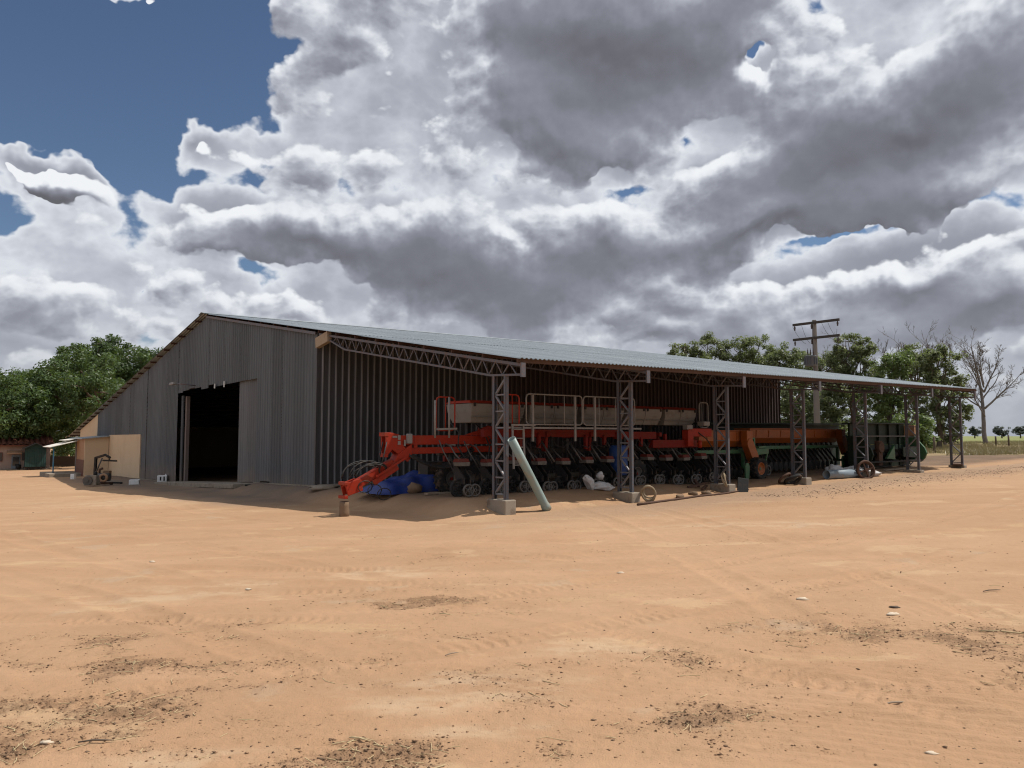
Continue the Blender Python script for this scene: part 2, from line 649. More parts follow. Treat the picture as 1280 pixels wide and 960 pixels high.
def worn(name, col, rough=.55, metal=0.0, dirt=(.16, .10, .06), dirt_amt=.5, scale=3.0, vary=.18, chip=None, chip_amt=.3, spec=.3):
    """painted or bare surface with dust, streaks and small chips"""
    m, t, b = mat(name, col, rough, metal, spec)
    c = objc(t)
    n1 = t.noise(c, scale, 6, .6)
    n2 = t.noise(c, scale * 7, 4, .6)
    base = t.mix(t.m('MULTIPLY', n2, vary * 2), tuple(k * (1 - vary) for k in col), tuple(min(1, k * (1 + vary)) for k in col))
    base = t.mix(t.ss(n1, .48, .72, 0, dirt_amt), base, dirt)
    if chip:
        n3 = t.noise(c, scale * 11, 5, .65)
        base = t.mix(t.ss(n3, .60 - .1 * chip_amt, .66, 0, 1), base, chip)
    t.set(b.inputs['Base Color'], base)
    t.set(b.inputs['Roughness'], t.m('ADD', rough - .12, t.m('MULTIPLY', n1, .3)))
    bump(t, b, n2, .003)
    return m


M = {}


def galv(name, col, streak, stain, rough, metal, dust=.35, crest=None):
    """galvanised sheet: each sheet a little different, runs down the sheet, dust splash at the foot"""
    m, t, b = mat(name, col, rough, metal, .35)
    c = objc(t)
    r = rnd_of(t)
    st = t.noise(t.v('MULTIPLY', c, (7, 7, .35)), 1.0, 6, .6)
    pt = t.noise(c, 1.1, 5, .6)
    fn = t.noise(t.v('MULTIPLY', c, (30, 30, 4)), 1.0, 3, .6)
    base = t.mix(r, tuple(k * .74 for k in col), tuple(k * 1.22 for k in col))
    base = t.mix(t.ss(st, .42, .72, 0, .75), base, streak)
    base = t.mix(t.ss(pt, .50, .74, 0, .55), base, stain)
    base = t.mix(t.m('MULTIPLY', t.ss(fn, .45, .7), .18), base, tuple(k * 1.35 for k in col))
    z = t.n('ShaderNodeSeparateXYZ', i={0: c}).outputs[2]
    lo = t.ss(t.m('ADD', z, t.m('ADD', t.m('MULTIPLY', pt, 1.0), t.m('MULTIPLY', st, .6))), .3, 1.6, dust, 0.0)
    base = t.mix(lo, base, (.28, .19, .12))
    t.set(b.inputs['Base Color'], base)
    t.set(b.inputs['Roughness'], t.m('ADD', rough - .1, t.m('MULTIPLY', pt, .25)))
    if crest:                       # rib crests lighter than the pans between them
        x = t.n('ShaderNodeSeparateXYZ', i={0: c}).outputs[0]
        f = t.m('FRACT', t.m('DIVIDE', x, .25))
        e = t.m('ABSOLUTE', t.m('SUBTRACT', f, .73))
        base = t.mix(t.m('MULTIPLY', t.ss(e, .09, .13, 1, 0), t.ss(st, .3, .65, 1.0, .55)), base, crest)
    rst = t.noise(t.v('MULTIPLY', c, (11, 11, .5)), 1.0, 7, .7)
    base = t.mix(t.ss(rst, .66, .76, 0, .55), base, (.10, .055, .035))
    t.set(b.inputs['Base Color'], base)
    bump(t, b, t.noise(c, 2.3, 3, .5), .035, .5)
    return m


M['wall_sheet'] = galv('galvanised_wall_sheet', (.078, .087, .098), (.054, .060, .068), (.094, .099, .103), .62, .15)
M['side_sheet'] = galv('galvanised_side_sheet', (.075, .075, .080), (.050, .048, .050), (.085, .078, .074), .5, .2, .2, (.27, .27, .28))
M['side_dark'] = galv('shaded_side_sheet', (.050, .034, .032), (.032, .022, .022), (.058, .042, .038), .55, .1, .2, (.125, .095, .092))  # deeper bays: the under-roof shade is put into the sheet colour
M['inner_sheet'] = galv('dusty_red_brown_sheet', (.06, .035, .03), (.035, .022, .02), (.075, .05, .042), .75, .0)


def m_roof():
    m, t, b = mat('galvanised_roof_sheet', (.5, .53, .54), .42, .45, .4)
    c = objc(t)
    r = rnd_of(t)
    st = t.noise(t.v('MULTIPLY', c, (9, .30, 9)), 1.0, 6, .6)
    pt = t.noise(c, .55, 5, .6)
    base = t.mix(r, (.265, .30, .318), (.335, .372, .39))
    base = t.mix(t.ss(st, .45, .75, 0, .6), base, (.25, .29, .31))
    base = t.mix(t.ss(pt, .54, .72, 0, .5), base, (.42, .46, .47))
    rust = t.noise(t.v('MULTIPLY', c, (3, .9, 3)), 1.0, 7, .65)
    base = t.mix(t.ss(rust, .66, .74, 0, .6), base, (.25, .16, .10))
    t.set(b.inputs['Base Color'], base)
    t.set(b.inputs['Roughness'], t.m('ADD', .34, t.m('MULTIPLY', pt, .3)))
    bump(t, b, t.noise(c, 1.3, 3, .5), .03, .3)
    return m


M['roof'] = m_roof()
M['steel'] = worn('weathered_steel_section', (.125, .125, .145), .55, .25, (.17, .09, .05), .5, 2.2, .25, (.22, .10, .05), .5)
M['post_steel'] = worn('rust_stained_post', (.11, .118, .14), .55, .2, (.17, .095, .058), .5, 1.7, .25, (.20, .085, .04), .6)
M['steel_bright'] = worn('bare_grey_steel_bar', (.19, .195, .22), .5, .3, (.16, .09, .055), .4, 2.5, .2, (.22, .11, .06), .35)
M['rust'] = worn('rusty_steel', (.11, .062, .044), .85, .1, (.06, .04, .025), .5, 4, .25)
M['purlin'] = worn('red_oxide_purlin', (.075, .036, .028), .75, .05, (.07, .045, .035), .5, 3, .2)
M['timber'] = worn('raw_timber', (.36, .28, .20), .8, 0, (.26, .17, .10), .5, 3, .2)
M['concrete'] = worn('rough_concrete', (.29, .245, .195), .92, 0, (.13, .09, .06), .85, 3.5, .25)
M['cream'] = worn('cream_wall_paint', (.62, .47, .31), .85, 0, (.48, .345, .225), .5, .8, .08)
M['brownpaint'] = worn('brown_dado_paint', (.16, .07, .05), .7, 0, (.24, .14, .09), .3, 2, .12)
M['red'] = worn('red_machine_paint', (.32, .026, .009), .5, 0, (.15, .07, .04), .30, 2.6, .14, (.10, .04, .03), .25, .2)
M['orange'] = worn('orange_machine_paint', (.34, .085, .010), .5, 0, (.18, .085, .04), .45, 2.5, .14, (.20, .10, .05), .2, .5)
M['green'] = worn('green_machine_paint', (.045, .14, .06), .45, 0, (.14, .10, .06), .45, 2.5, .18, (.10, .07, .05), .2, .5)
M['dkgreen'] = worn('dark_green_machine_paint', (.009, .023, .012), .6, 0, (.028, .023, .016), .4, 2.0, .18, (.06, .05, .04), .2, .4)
M['dull_red'] = worn('dusty_dull_red', (.13, .022, .014), .65, 0, (.09, .06, .045), .6, 6, .2, None, 0, .2)
M['shade_red'] = worn('shaded_inner_red', (.17, .014, .008), .6, 0, (.09, .045, .03), .45, 2.4, .2, (.07, .04, .03), .3, .15)  # darker copy of the red, shade under the roof put into its colour
M['dull_white'] = worn('dusty_dull_white', (.15, .135, .12), .7, 0, (.09, .07, .05), .6, 6, .2)
M['black'] = worn('black_iron', (.022, .021, .021), .6, .2, (.13, .085, .055), .6, 4, .3)
M['grey_iron'] = worn('grey_cast_iron', (.12, .115, .11), .55, .4, (.17, .11, .07), .6, 4, .3)
M['tyre'] = worn('dusty_rubber', (.025, .024, .024), .88, 0, (.15, .10, .068), .75, 5, .25)
M['hopper'] = worn('dirty_white_plastic', (.20, .185, .165), .65, 0, (.10, .076, .056), .65, 2.2, .10)
M['white'] = worn('off_white_paint', (.23, .22, .21), .55, 0, (.13, .105, .08), .5, 3.0, .08, (.25, .13, .07), .1)
M['whitebox'] = worn('white_foam', (.80, .80, .79), .8, 0, (.45, .40, .34), .45, 4, .06)
M['sack'] = worn('woven_white_sack', (.55, .54, .54), .75, 0, (.38, .30, .23), .55, 6, .12)
M['tarp'] = worn('blue_tarpaulin', (.010, .033, .19), .45, 0, (.05, .05, .06), .4, 3, .25, None, 0, .5)
M['bluebarrel'] = worn('blue_plastic', (.02, .06, .20), .45, 0, (.15, .12, .10), .4, 3, .15)
M['bluepost'] = worn('light_blue_paint', (.07, .26, .42), .55, 0, (.2, .18, .15), .35, 5, .12)
M['greenpipe'] = worn('pale_green_pipe', (.215, .285, .27), .5, 0, (.30, .23, .165), .6, 3.5, .10, None, 0, .5)
M['greypipe'] = worn('grey_blue_pipe', (.20, .25, .29), .5, 0, (.28, .20, .14), .5, 4, .12)
M['hose'] = worn('rubber_hose', (.02, .02, .02), .55, 0, (.12, .08, .05), .5, 8, .3)
M['beigehose'] = worn('sun_bleached_belting', (.33, .26, .175), .8, 0, (.2, .17, .10), .5, 7, .2)
M['awning'] = worn('pale_sheet', (.74, .70, .62), .6, 0, (.45, .36, .27), .35, 2, .08)
M['tan'] = worn('tan_board', (.42, .25, .15), .8, 0, (.25, .16, .10), .4, 3, .12)
M['green_hut'] = worn('teal_green_boards', (.022, .055, .050), .8, 0, (.06, .055, .045), .4, 2, .15)
M['dark'] = worn('dark_opening', (.02, .018, .018), .7, 0, (.05, .04, .03), .3, 2, .2)
M['pale_wall'] = worn('pale_pink_plaster', (.40, .29, .235), .9, 0, (.26, .18, .13), .5, 1.0, .1)
M['tile'] = worn('clay_roof_tile', (.20, .075, .048), .88, 0, (.10, .055, .04), .65, 2.2, .25)
M['jamb'] = worn('dusty_door_jamb', (.17, .135, .12), .8, 0, (.10, .08, .07), .4, 3, .12)
M['door_sheet'] = galv('sliding_door_sheet', (.098, .104, .110), (.07, .075, .082), (.12, .12, .118), .6, .15, .5)
M['pole'] = worn('grey_concrete_pole', (.20, .18, .16), .9, 0, (.24, .2, .17), .5, 2.0, .12)
M['arm'] = worn('dark_hardwood_arm', (.075, .062, .055), .9, 0, (.05, .075, .06), .5, 4, .2)
M['trafo'] = worn('grey_transformer_paint', (.13, .14, .155), .5, .1, (.2, .15, .11), .3, 3, .1)
M['porcelain'] = worn('brown_porcelain', (.07, .05, .045), .35, 0, (.12, .1, .08), .3, 5, .1)
M['wood'] = worn('grey_dry_wood', (.30, .235, .175), .9, 0, (.16, .11, .075), .5, 9, .2)
M['stump'] = worn('cut_log', (.21, .14, .09), .92, 0, (.15, .095, .06), .6, 8, .25)
M['bark'] = worn('tree_bark', (.13, .10, .075), .95, 0, (.07, .055, .04), .6, 3, .25)
M['deadbark'] = worn('bare_branch_bark', (.19, .165, .15), .95, 0, (.09, .075, .065), .6, 3, .2)
M['glass'] = mat('window_glass', (.03, .035, .04), .08, 0, .6)[0]
M['translucent_sheet'] = worn('pale_loose_sheet', (.48, .50, .50), .5, .1, (.3, .25, .2), .4, 2, .1)


def m_leaf(name, dark, light, trans=.32, sc=.35):
    m, t, b = mat(name, dark, .48, 0, .5)
    c = objc(t)
    n = t.noise(c, sc, 3, .5)
    n2 = t.noise(c, sc * 22, 2, .5)
    k = t.m('ADD', t.m('MULTIPLY', t.ss(n, .3, .7), .55), t.m('MULTIPLY', n2, .5), clamp=True)
    base = t.mix(k, dark, light)
    t.set(b.inputs['Base Color'], base)
    tr = t.n('ShaderNodeBsdfTranslucent', i={0: t.mix(.5, base, (.16, .22, .03))})
    mx = t.n('ShaderNodeMixShader', i={0: trans})
    out = m.node_tree.nodes['Material Output']
    m.node_tree.links.new(b.outputs[0], mx.inputs[1])
    m.node_tree.links.new(tr.outputs[0], mx.inputs[2])
    m.node_tree.links.new(mx.outputs[0], out.inputs[0])
    return m


M['leaf_mango'] = m_leaf('dense_green_leaf', (.034, .066, .020), (.092, .145, .044), .36)
M['leaf_belt'] = m_leaf('olive_leaf', (.115, .138, .072), (.225, .255, .13), .5)
M['leaf_belt_bright'] = m_leaf('bright_leaf', (.105, .155, .055), (.20, .27, .10), .5)
M['leaf_far'] = m_leaf('hazed_far_leaf', (.055, .068, .062), (.085, .10, .085), .2, .1)  # bluish grey of distance haze put into the leaf colour
M['drygrass'] = m_leaf('dry_grass_blade', (.20, .15, .085), (.36, .29, .16), .3, .5)

# ================================================================ ground
def build_ground():
    r1 = np.geomspace(0.5, 2.2, 14)[:-1]
    r2 = np.geomspace(2.2, 60, 640)
    r3 = np.geomspace(60, 6000, 90)[1:]
    rr = np.concatenate([r1, r2, r3])
    a_f = np.radians(np.linspace(-42, 42, 720))
    a_b = np.radians(np.linspace(42, 318, 60)[1:-1])
    aa = np.concatenate([a_f, a_b])
    nr, na = len(rr), len(aa)
    A, Rr = np.meshgrid(aa, rr)
    X, Y = Rr * np.sin(A), Rr * np.cos(A)
    xf, yf = X.ravel(), Y.ravel()
    Z = gz(xf, yf)
    co = np.stack([xf, yf, Z], 1)
    co = np.vstack([co, [[0, 0, gz(0.0, 0.0)]]])
    i, j = np.meshgrid(np.arange(nr - 1), np.arange(na), indexing='ij')
    j2 = (j + 1) % na
    q = np.stack([i * na + j, i * na + j2, (i + 1) * na + j2, (i + 1) * na + j], -1).reshape(-1, 4)[:, ::-1]
    c = nr * na
    tri = np.stack([np.full(na, c), np.roll(np.arange(na), -1), np.arange(na)], 1)
    me = bpy.data.meshes.new("ground")
    me.vertices.add(len(co))
    me.vertices.foreach_set('co', co.ravel())
    li = np.concatenate([q.ravel(), tri.ravel()])
    me.loops.add(len(li))
    me.loops.foreach_set('vertex_index', li)
    st = np.concatenate([np.arange(len(q)) * 4, len(q) * 4 + np.arange(len(tri)) * 3])
    me.polygons.add(len(st))
    me.polygons.foreach_set('loop_start', st)
    me.polygons.foreach_set('use_smooth', np.ones(len(st), bool))
    me.update(calc_edges=True)
    me.validate()
    # what the ground is made of, place by place
    ch = np.append(churn(xf, yf), 0)
    s, t = to_st(xf, yf)
    grav = sst(t + .8 * fbm(xf * .5, yf * .5, 3, 61), -4.2, -1.2) * (1 - sst(t, -.6, .2)) * sst(s, -6, 6)
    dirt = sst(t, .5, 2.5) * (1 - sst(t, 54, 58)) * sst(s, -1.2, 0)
    apron = sst(s + 1.2 * fbm(xf * .3, yf * .3, 4, 63), -4.6, -2.2) * (1 - sst(s, .5, 1.5)) * sst(t, 6, 11) * (1 - sst(t, 36, 46))
    edge = 51 + 5 * fbm(xf * .08, yf * .08, 3, 71)
    right = sst(xf - .28 * yf, 2, 8)
    verge = sst(yf, edge, edge + 3) * right
    field = sst(np.sqrt(xf ** 2 + yf ** 2), 112, 125) * sst(yf, 0, 20) * sst(xf, 0, 12)
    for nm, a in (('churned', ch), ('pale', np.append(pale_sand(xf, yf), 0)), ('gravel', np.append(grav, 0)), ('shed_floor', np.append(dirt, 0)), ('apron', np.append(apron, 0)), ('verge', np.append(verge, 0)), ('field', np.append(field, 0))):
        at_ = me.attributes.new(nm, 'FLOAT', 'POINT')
        at_.data.foreach_set('value', a.astype(np.float32))
    o = bpy.data.objects.new("ground", me)
    COL.objects.link(o)
    o['kind'] = 'structure'
    m, t_, b = mat('red_sand', (.4, .25, .15), .95, 0, .15)
    c = objc(t_)

    def attr(nm):
        nd = t_.n('ShaderNodeAttribute')
        nd.attribute_name = nm
        return nd.outputs['Fac']
    big = t_.noise(c, .09, 4, .5)
    mid = t_.noise(c, .55, 6, .6)
    fine = t_.noise(c, 9, 6, .65)
    grain = t_.noise(c, 90, 3, .6)
    sand = t_.mix(t_.ss(big, .35, .65), (0.374, 0.228, 0.131), (0.415, 0.261, 0.154))
    sand = t_.mix(t_.ss(mid, .42, .68, 0, .55), sand, (0.349, 0.205, 0.114))
    pale = t_.noise(t_.v('MULTIPLY', c, (.35, .9, 1)), 1.0, 6, .55)
    sand = t_.mix(t_.ss(pale, .60, .70, 0, .55), sand, (0.461, 0.318, 0.179))
    grey = t_.noise(t_.v('ADD', c, (31, 7, 0)), .8, 7, .6)
    sand = t_.mix(t_.ss(grey, .62, .68, 0, .40), sand, (0.387, 0.300, 0.211))
    sand = t_.mix(t_.m('MULTIPLY', t_.ss(fine, .55, .75), .40), sand, (0.296, 0.170, 0.094))
    strk = t_.noise(t_.v('MULTIPLY', c, (.22, 1.5, 1)), 1.0, 7, .62)
    sand = t_.mix(t_.ss(strk, .50, .66, 0, .45), sand, (0.442, 0.275, 0.165))
    sand = t_.mix(t_.ss(strk, .34, .46, .40, 0), sand, (0.344, 0.210, 0.123))
    wash = t_.noise(t_.v('ADD', t_.v('MULTIPLY', c, (.5, .8, 1)), (5, 90, 0)), 1.0, 8, .66)
    sand = t_.mix(t_.ss(wash, .59, .64, 0, .42), sand, (0.488, 0.341, 0.202))
    dots = t_.noise(c, 30, 4, .7)
    sand = t_.mix(t_.ss(dots, .63, .72, 0, .55), sand, (0.216, 0.131, 0.078))
    spk = t_.n('ShaderNodeTexVoronoi', i={0: c})
    spk.inputs['Scale'].default_value = 13
    sp = t_.m('MULTIPLY', t_.ss(spk.outputs['Distance'], .10, .16, 1, 0), t_.ss(fine, .52, .66))
    sand = t_.mix(t_.m('MULTIPLY', sp, .7), sand, (0.123, 0.075, 0.044))
    chn = t_.noise(t_.v('MULTIPLY', c, (1, 1.6, 1)), 13, 6, .68)
    chf = t_.ss(t_.m('ADD', t_.m('MULTIPLY', attr('churned'), .42), chn), .68, .86)
    sand = t_.mix(t_.m('MULTIPLY', chf, .48), sand, (0.160, 0.093, 0.053))
    sand = t_.mix(t_.m('MULTIPLY', attr('churned'), .16), sand, (0.248, 0.154, 0.090))
    sand = t_.mix(t_.m('MULTIPLY', attr('pale'), .42), sand, (.50, .375, .255))
    gn = t_.noise(c, 22, 5, .7)
    sand = t_.mix(t_.m('MULTIPLY', attr('gravel'), t_.ss(gn, .35, .7, .2, .8)), sand, (0.240, 0.178, 0.133))
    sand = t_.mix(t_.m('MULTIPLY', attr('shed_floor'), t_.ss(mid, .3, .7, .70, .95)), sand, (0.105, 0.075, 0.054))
    sand = t_.mix(t_.m('MULTIPLY', attr('apron'), t_.ss(mid, .3, .7, .65, .92)), sand, (.155, .122, .098))
    vn = t_.noise(c, 1.3, 6, .65)
    vcol = t_.ramp(vn, [(.3, (.19, .125, .07)), (.5, (.27, .20, .11)), (.7, (.20, .19, .09))])
    sand = t_.mix(attr('verge'), sand, vcol)
    fn_ = t_.noise(t_.v('MULTIPLY', c, (.01, .04, 1)), 1.0, 4, .6)
    fcol = t_.ramp(fn_, [(.35, (.17, .19, .07)), (.5, (.23, .23, .09)), (.65, (.13, .17, .06))])
    sand = t_.mix(attr('field'), sand, fcol)
    t_.set(b.inputs['Base Color'], sand)
    h = t_.m('ADD', t_.m('MULTIPLY', fine, .5), t_.m('MULTIPLY', grain, .22))
    h = t_.m('ADD', h, t_.m('MULTIPLY', t_.m('MULTIPLY', chn, attr('churned')), 1.2))
    bump(t_, b, h, .034, .9)
    me.materials.append(m)
    return o


build_ground()


# ================================================================ the shed
shed = thing('storage_shed', 'big grey corrugated metal shed with open door and long lean-to on lattice posts', 'shed', (OX, OY, 0), ROTZ)
NPOST, PITCHS = 7, 4.435
S_END = 26.95


def pg(s, t):
    q = B(s, t)
    return gz(q.x, q.y, False)


def sheet(name, m, uv, prof, u0, u1, lo, hi, seg=1, parent=None, jog=0.0):
    """ribbed sheet: prof = [(u, depth)] over one rib pitch; uv(u, depth, v) -> point; lo/hi give v at u"""
    pitch = prof[-1][0]
    us = []
    k = 0
    while True:
        for (u, d) in prof[:-1]:
            x = u0 + k * pitch + u
            if x >= u1 - 1e-4:
                break
            us.append((x, d))
        else:
            k += 1
            continue
        break
    us.append((u1 + .012, prof[0][1]))
    mb = MB()
    vs, fs = [], []
    for (u, d) in us:
        a, b = lo(u), hi(u)
        for j in range(seg + 1):
            vs.append(uv(u, d + jog, a + (b - a) * j / seg))
    n = seg + 1
    for i in range(len(us) - 1):
        for j in range(seg):
            fs.append((i * n + j, (i + 1) * n + j, (i + 1) * n + j + 1, i * n + j + 1))
    mb.add(vs, fs)
    return mb.build(name, m, parent)


RIB = [(0, 0), (.1375, 0), (.167, .065), (.208, .065), (.25, 0)]
RIBG = [(0, 0), (.10, 0), (.13, .017), (.23, .017), (.26, 0)]
RIBR = [(0, 0), (.045, 0), (.07, .026), (.115, .026), (.14, 0)]
rg = random.Random(3)

# gable wall (faces -s); metal from t = 10.74 to 47.8
T_CORNER, T_METAL, T_EAVE_L, T_WALL_L = 10.74, 47.8, 58.3, 54.3
DOOR0, DOOR1 = 16.45, 27.65
DOORTOP = lambda t: 4.27 - .018 * (t - 16.45)


def gable_lo(t):
    return pg(0, t) + .03


def gable_hi(t):
    return zroof(0, t) - .16


t = T_CORNER
W_ = RIBG[-1][0] * 4
while t < T_METAL - .05:
    t1 = min(t + W_, T_METAL)
    for edge in (DOOR0, DOOR1):
        if t < edge - .02 < t1 - .05:
            t1 = edge
    mid = (t + t1) / 2
    over = DOOR0 - .01 < mid < DOOR1 + .01
    rag = rg.uniform(-.02, .05) + (rg.uniform(0, .16) if over and mid > 19.5 else 0)
    over_cream = 35.2 < mid < 43.6
    if over:
        lo = lambda u, r=rag: DOORTOP(u) + r
    elif over_cream:
        lo = lambda u: 1.98
    else:
        lo = lambda u, r=rag: gable_lo(u) + r
    jog = rg.choice((0, 0, .022, .008, -.014))
    sheet('cladding_sheet', M['wall_sheet'], lambda u, d, v: (-d, u, v), RIBG, t, t1, lo, gable_hi, 1, shed, jog)
    t = t1

# side wall under the lean-to (faces -t), drawn in slightly towards the far end
TW = lambda s: T_CORNER - .048 * s
s = 0.0
while s < S_END - .05:
    s1 = min(s + 1.0, S_END)
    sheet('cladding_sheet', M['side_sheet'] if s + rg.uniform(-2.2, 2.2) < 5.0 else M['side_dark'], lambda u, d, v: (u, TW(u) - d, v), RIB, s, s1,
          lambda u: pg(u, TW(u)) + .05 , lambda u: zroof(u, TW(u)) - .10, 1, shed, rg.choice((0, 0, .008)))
    s = s1
mb = MB()
mb.box((.02, T_CORNER + .02, 2.85), (.10, .10, 5.4))
mb.build('corner_flashing', M['side_sheet'], shed)
mb = MB()
mb.bar((0.05, TW(0) - .3, pg(0, 10.4) - .12), (S_END, TW(S_END) - .05, pg(S_END, 9.4) - .04), .5, .34)
mb.build('wall_plinth', M['concrete'], shed)
for ta, tb in ((T_CORNER - .2, DOOR0), (DOOR1, T_METAL)):
    mb = MB()
    mb.bar((.08, ta, pg(0, ta) - .10), (.08, tb, pg(0, tb) - .10), .34, .26)
    mb.build('wall_plinth', M['concrete'], shed)
# a concrete threshold in the doorway
mb = MB()
mb.bar((-.25, DOOR0 - .3, pg(-.4, DOOR0) - .06), (-.25, DOOR1 + .3, pg(-.4, DOOR1) - .04), 1.5, .18)
mb.build('door_threshold', M['concrete'], shed, .02)
# rear wall and left wall close the building
mb = MB()
n = 40
poly = [(S_END, 9.5, -1), (S_END, T_WALL_L, -1.4), (S_END, T_WALL_L, zroof(S_END, T_WALL_L) - .12), (S_END, 23.2, zroof(S_END, 23.2) - .12), (S_END, 9.5, zroof(S_END, 9.5) - .12)]
mb.prism(poly, (-.05, 0, 0))
mb.build('rear_wall', M['inner_sheet'], shed)
mb = MB()
zt0, zt1 = zroof(0, T_WALL_L - .2) - .012, zroof(S_END, T_WALL_L - .2) - .012
mb.prism([(.21, T_WALL_L - .2, -1.8), (.21, T_WALL_L - .2, zt0), (S_END - .1, T_WALL_L - .2, zt1), (S_END - .1, T_WALL_L - .2, -1.8)], (0, .19, 0))
mb.build('side_wall', M['cream'], shed)
# cream masonry end of the gable wall, beside the metal
mb = MB()
mb.prism([(0, T_METAL, -1.1), (0, T_WALL_L, -1.3), (0, T_WALL_L, zroof(0, T_WALL_L) - .14), (0, T_METAL, zroof(0, T_METAL) - .14)], (.2, 0, 0))
mb.build('masonry_wall', M['cream'], shed)
mb = MB()
mb.prism([(-.03, 35.2, pg(0, 35.2) - .02), (-.03, 43.62, pg(0, 43.6) - .1), (-.03, 43.62, 1.97), (-.03, 35.2, 2.0)], (.2, 0, 0))
mb.build('masonry_panel', M['cream'], shed)

# sliding door: right leaf half open, left leaf edge and post
leaf = MB()
leaf.box((.17, 17.6, 1.9), (.04, 2.1, .05))
for tt in (DOOR0 + .05, 18.86):
    leaf.box((.17, tt, 2.0), (.05, .08, 4.4))
leaf = leaf.build('sliding_door', M['steel'], shed)
t = DOOR0 + .03
for k in range(2):
    sheet('door_sheet', M['door_sheet'], lambda u, d, v: (.13 - d * .6, u, v), RIBG, t, t + 1.2, lambda u: pg(0, u) + .02, lambda u: DOORTOP(u) + .12, 1, leaf)
    t += 1.2
mb = MB()
mb.box((.16, 27.38, 1.7), (.06, .30, 4.6))
mb.build('door_edge', M['wall_sheet'], shed)
mb = MB()
mb.box((.30, 27.0, 1.7), (.16, .24, 4.5))
mb.build('door_post', M['jamb'], shed)
mb = MB()
mb.bar((.24, DOOR0 + .1, 4.50), (.24, DOOR1, 4.34), .08, .12)
mb.build('door_rail', M['steel'], shed)
mb = MB()
p = Vector((-.1, 24.4, 4.36))
mb.tube([p, p + Vector((-.5, .1, .06)), p + Vector((-.75, .5, .10))], .025, 6)
lampo = mb.build('door_lamp', M['steel'], shed)
mb = MB()
mb.box(p + Vector((-.8, .95, .12)), (.22, .75, .13), top=(.7, .9))
mb.build('lamp_head', M['white'], lampo, .02)
for k in range(2):
    mb = MB()
    a = 20.3 + k * 1.3 + rg.uniform(-.1, .1)
    mb.box((-.09, a, DOORTOP(a) + .02), (.012, rg.uniform(.10, .25), rg.uniform(.12, .28)), RX(rg.uniform(-.2, .2)))
    mb.build('torn_flashing', M['translucent_sheet'], shed)

# roof sheets, both slopes in three lengths
RK = 0.169


def roof_uv(sign):
    def f(u, d, v):
        return (u, v, zroof(u, v) + d)
    return f


for (ta, tb, s0) in ((-.66, 7.5, -.14), (7.35, 15.4, -.14), (15.25, 23.22, -.14), (23.19, 35.0, -.27), (34.85, 46.8, -.27), (46.65, T_EAVE_L, -.27)):
    lift = .0 if ta < 0 or ta > 46 else (.008 if ta < 16 and ta > 7 or 34 < ta < 40 else .016)
    s = s0
    while s < S_END - .02:
        s1 = min(s + .14 * 7, S_END + .12)
        q = rg.uniform(-.012, .016)
        sheet('roof_sheet', M['roof'], lambda u, d, v: (u, v, zroof(u, v) + d), RIBR, s, s1,
              lambda u, q=q, ta=ta: ta + q, lambda u, tb=tb: tb, 1, shed, lift + rg.uniform(0, .006))
        s = s1
mb = MB()
mb.prism([(-.3, 22.75, zroof(0, 22.75) + .044), (-.3, 23.2, zroof(0, 23.2) + .045), (-.3, 23.65, zroof(0, 23.65) + .044), (-.3, 23.2, zroof(0, 23.2) + .075)], (S_END + .5, 0, .297))
mb.build('ridge_cap', M['roof'], shed)
# screws along the laps
# purlins
t = -.55
pl = []
while t < T_EAVE_L - .1:
    s0 = -.10 if t < 23 else -.24
    mb = MB()
    z0, z1 = zroof(s0, t) - .055, zroof(S_END, t) - .055
    mb.bar((s0, t, z0), (S_END + .06, t, z1), .05, .10)
    mb.build('purlin', M['purlin'] if t > 0 else M['rust'], shed)
    t += 1.38
# rake flashing under the right-hand verge
mb = MB()
mb.bar((-.09, T_CORNER, zroof(0, T_CORNER) - .13), (-.09, 23.1, zroof(0, 23.1) - .13), .03, .10)
mb.build('verge_flashing', M['steel'], shed)
mb = MB()
mb.box((-.03, T_CORNER - .52, zroof(0, T_CORNER - .5) - .33), (.16, .96, .36), RX(-.16))
mb.build('timber_block', M['timber'], shed)

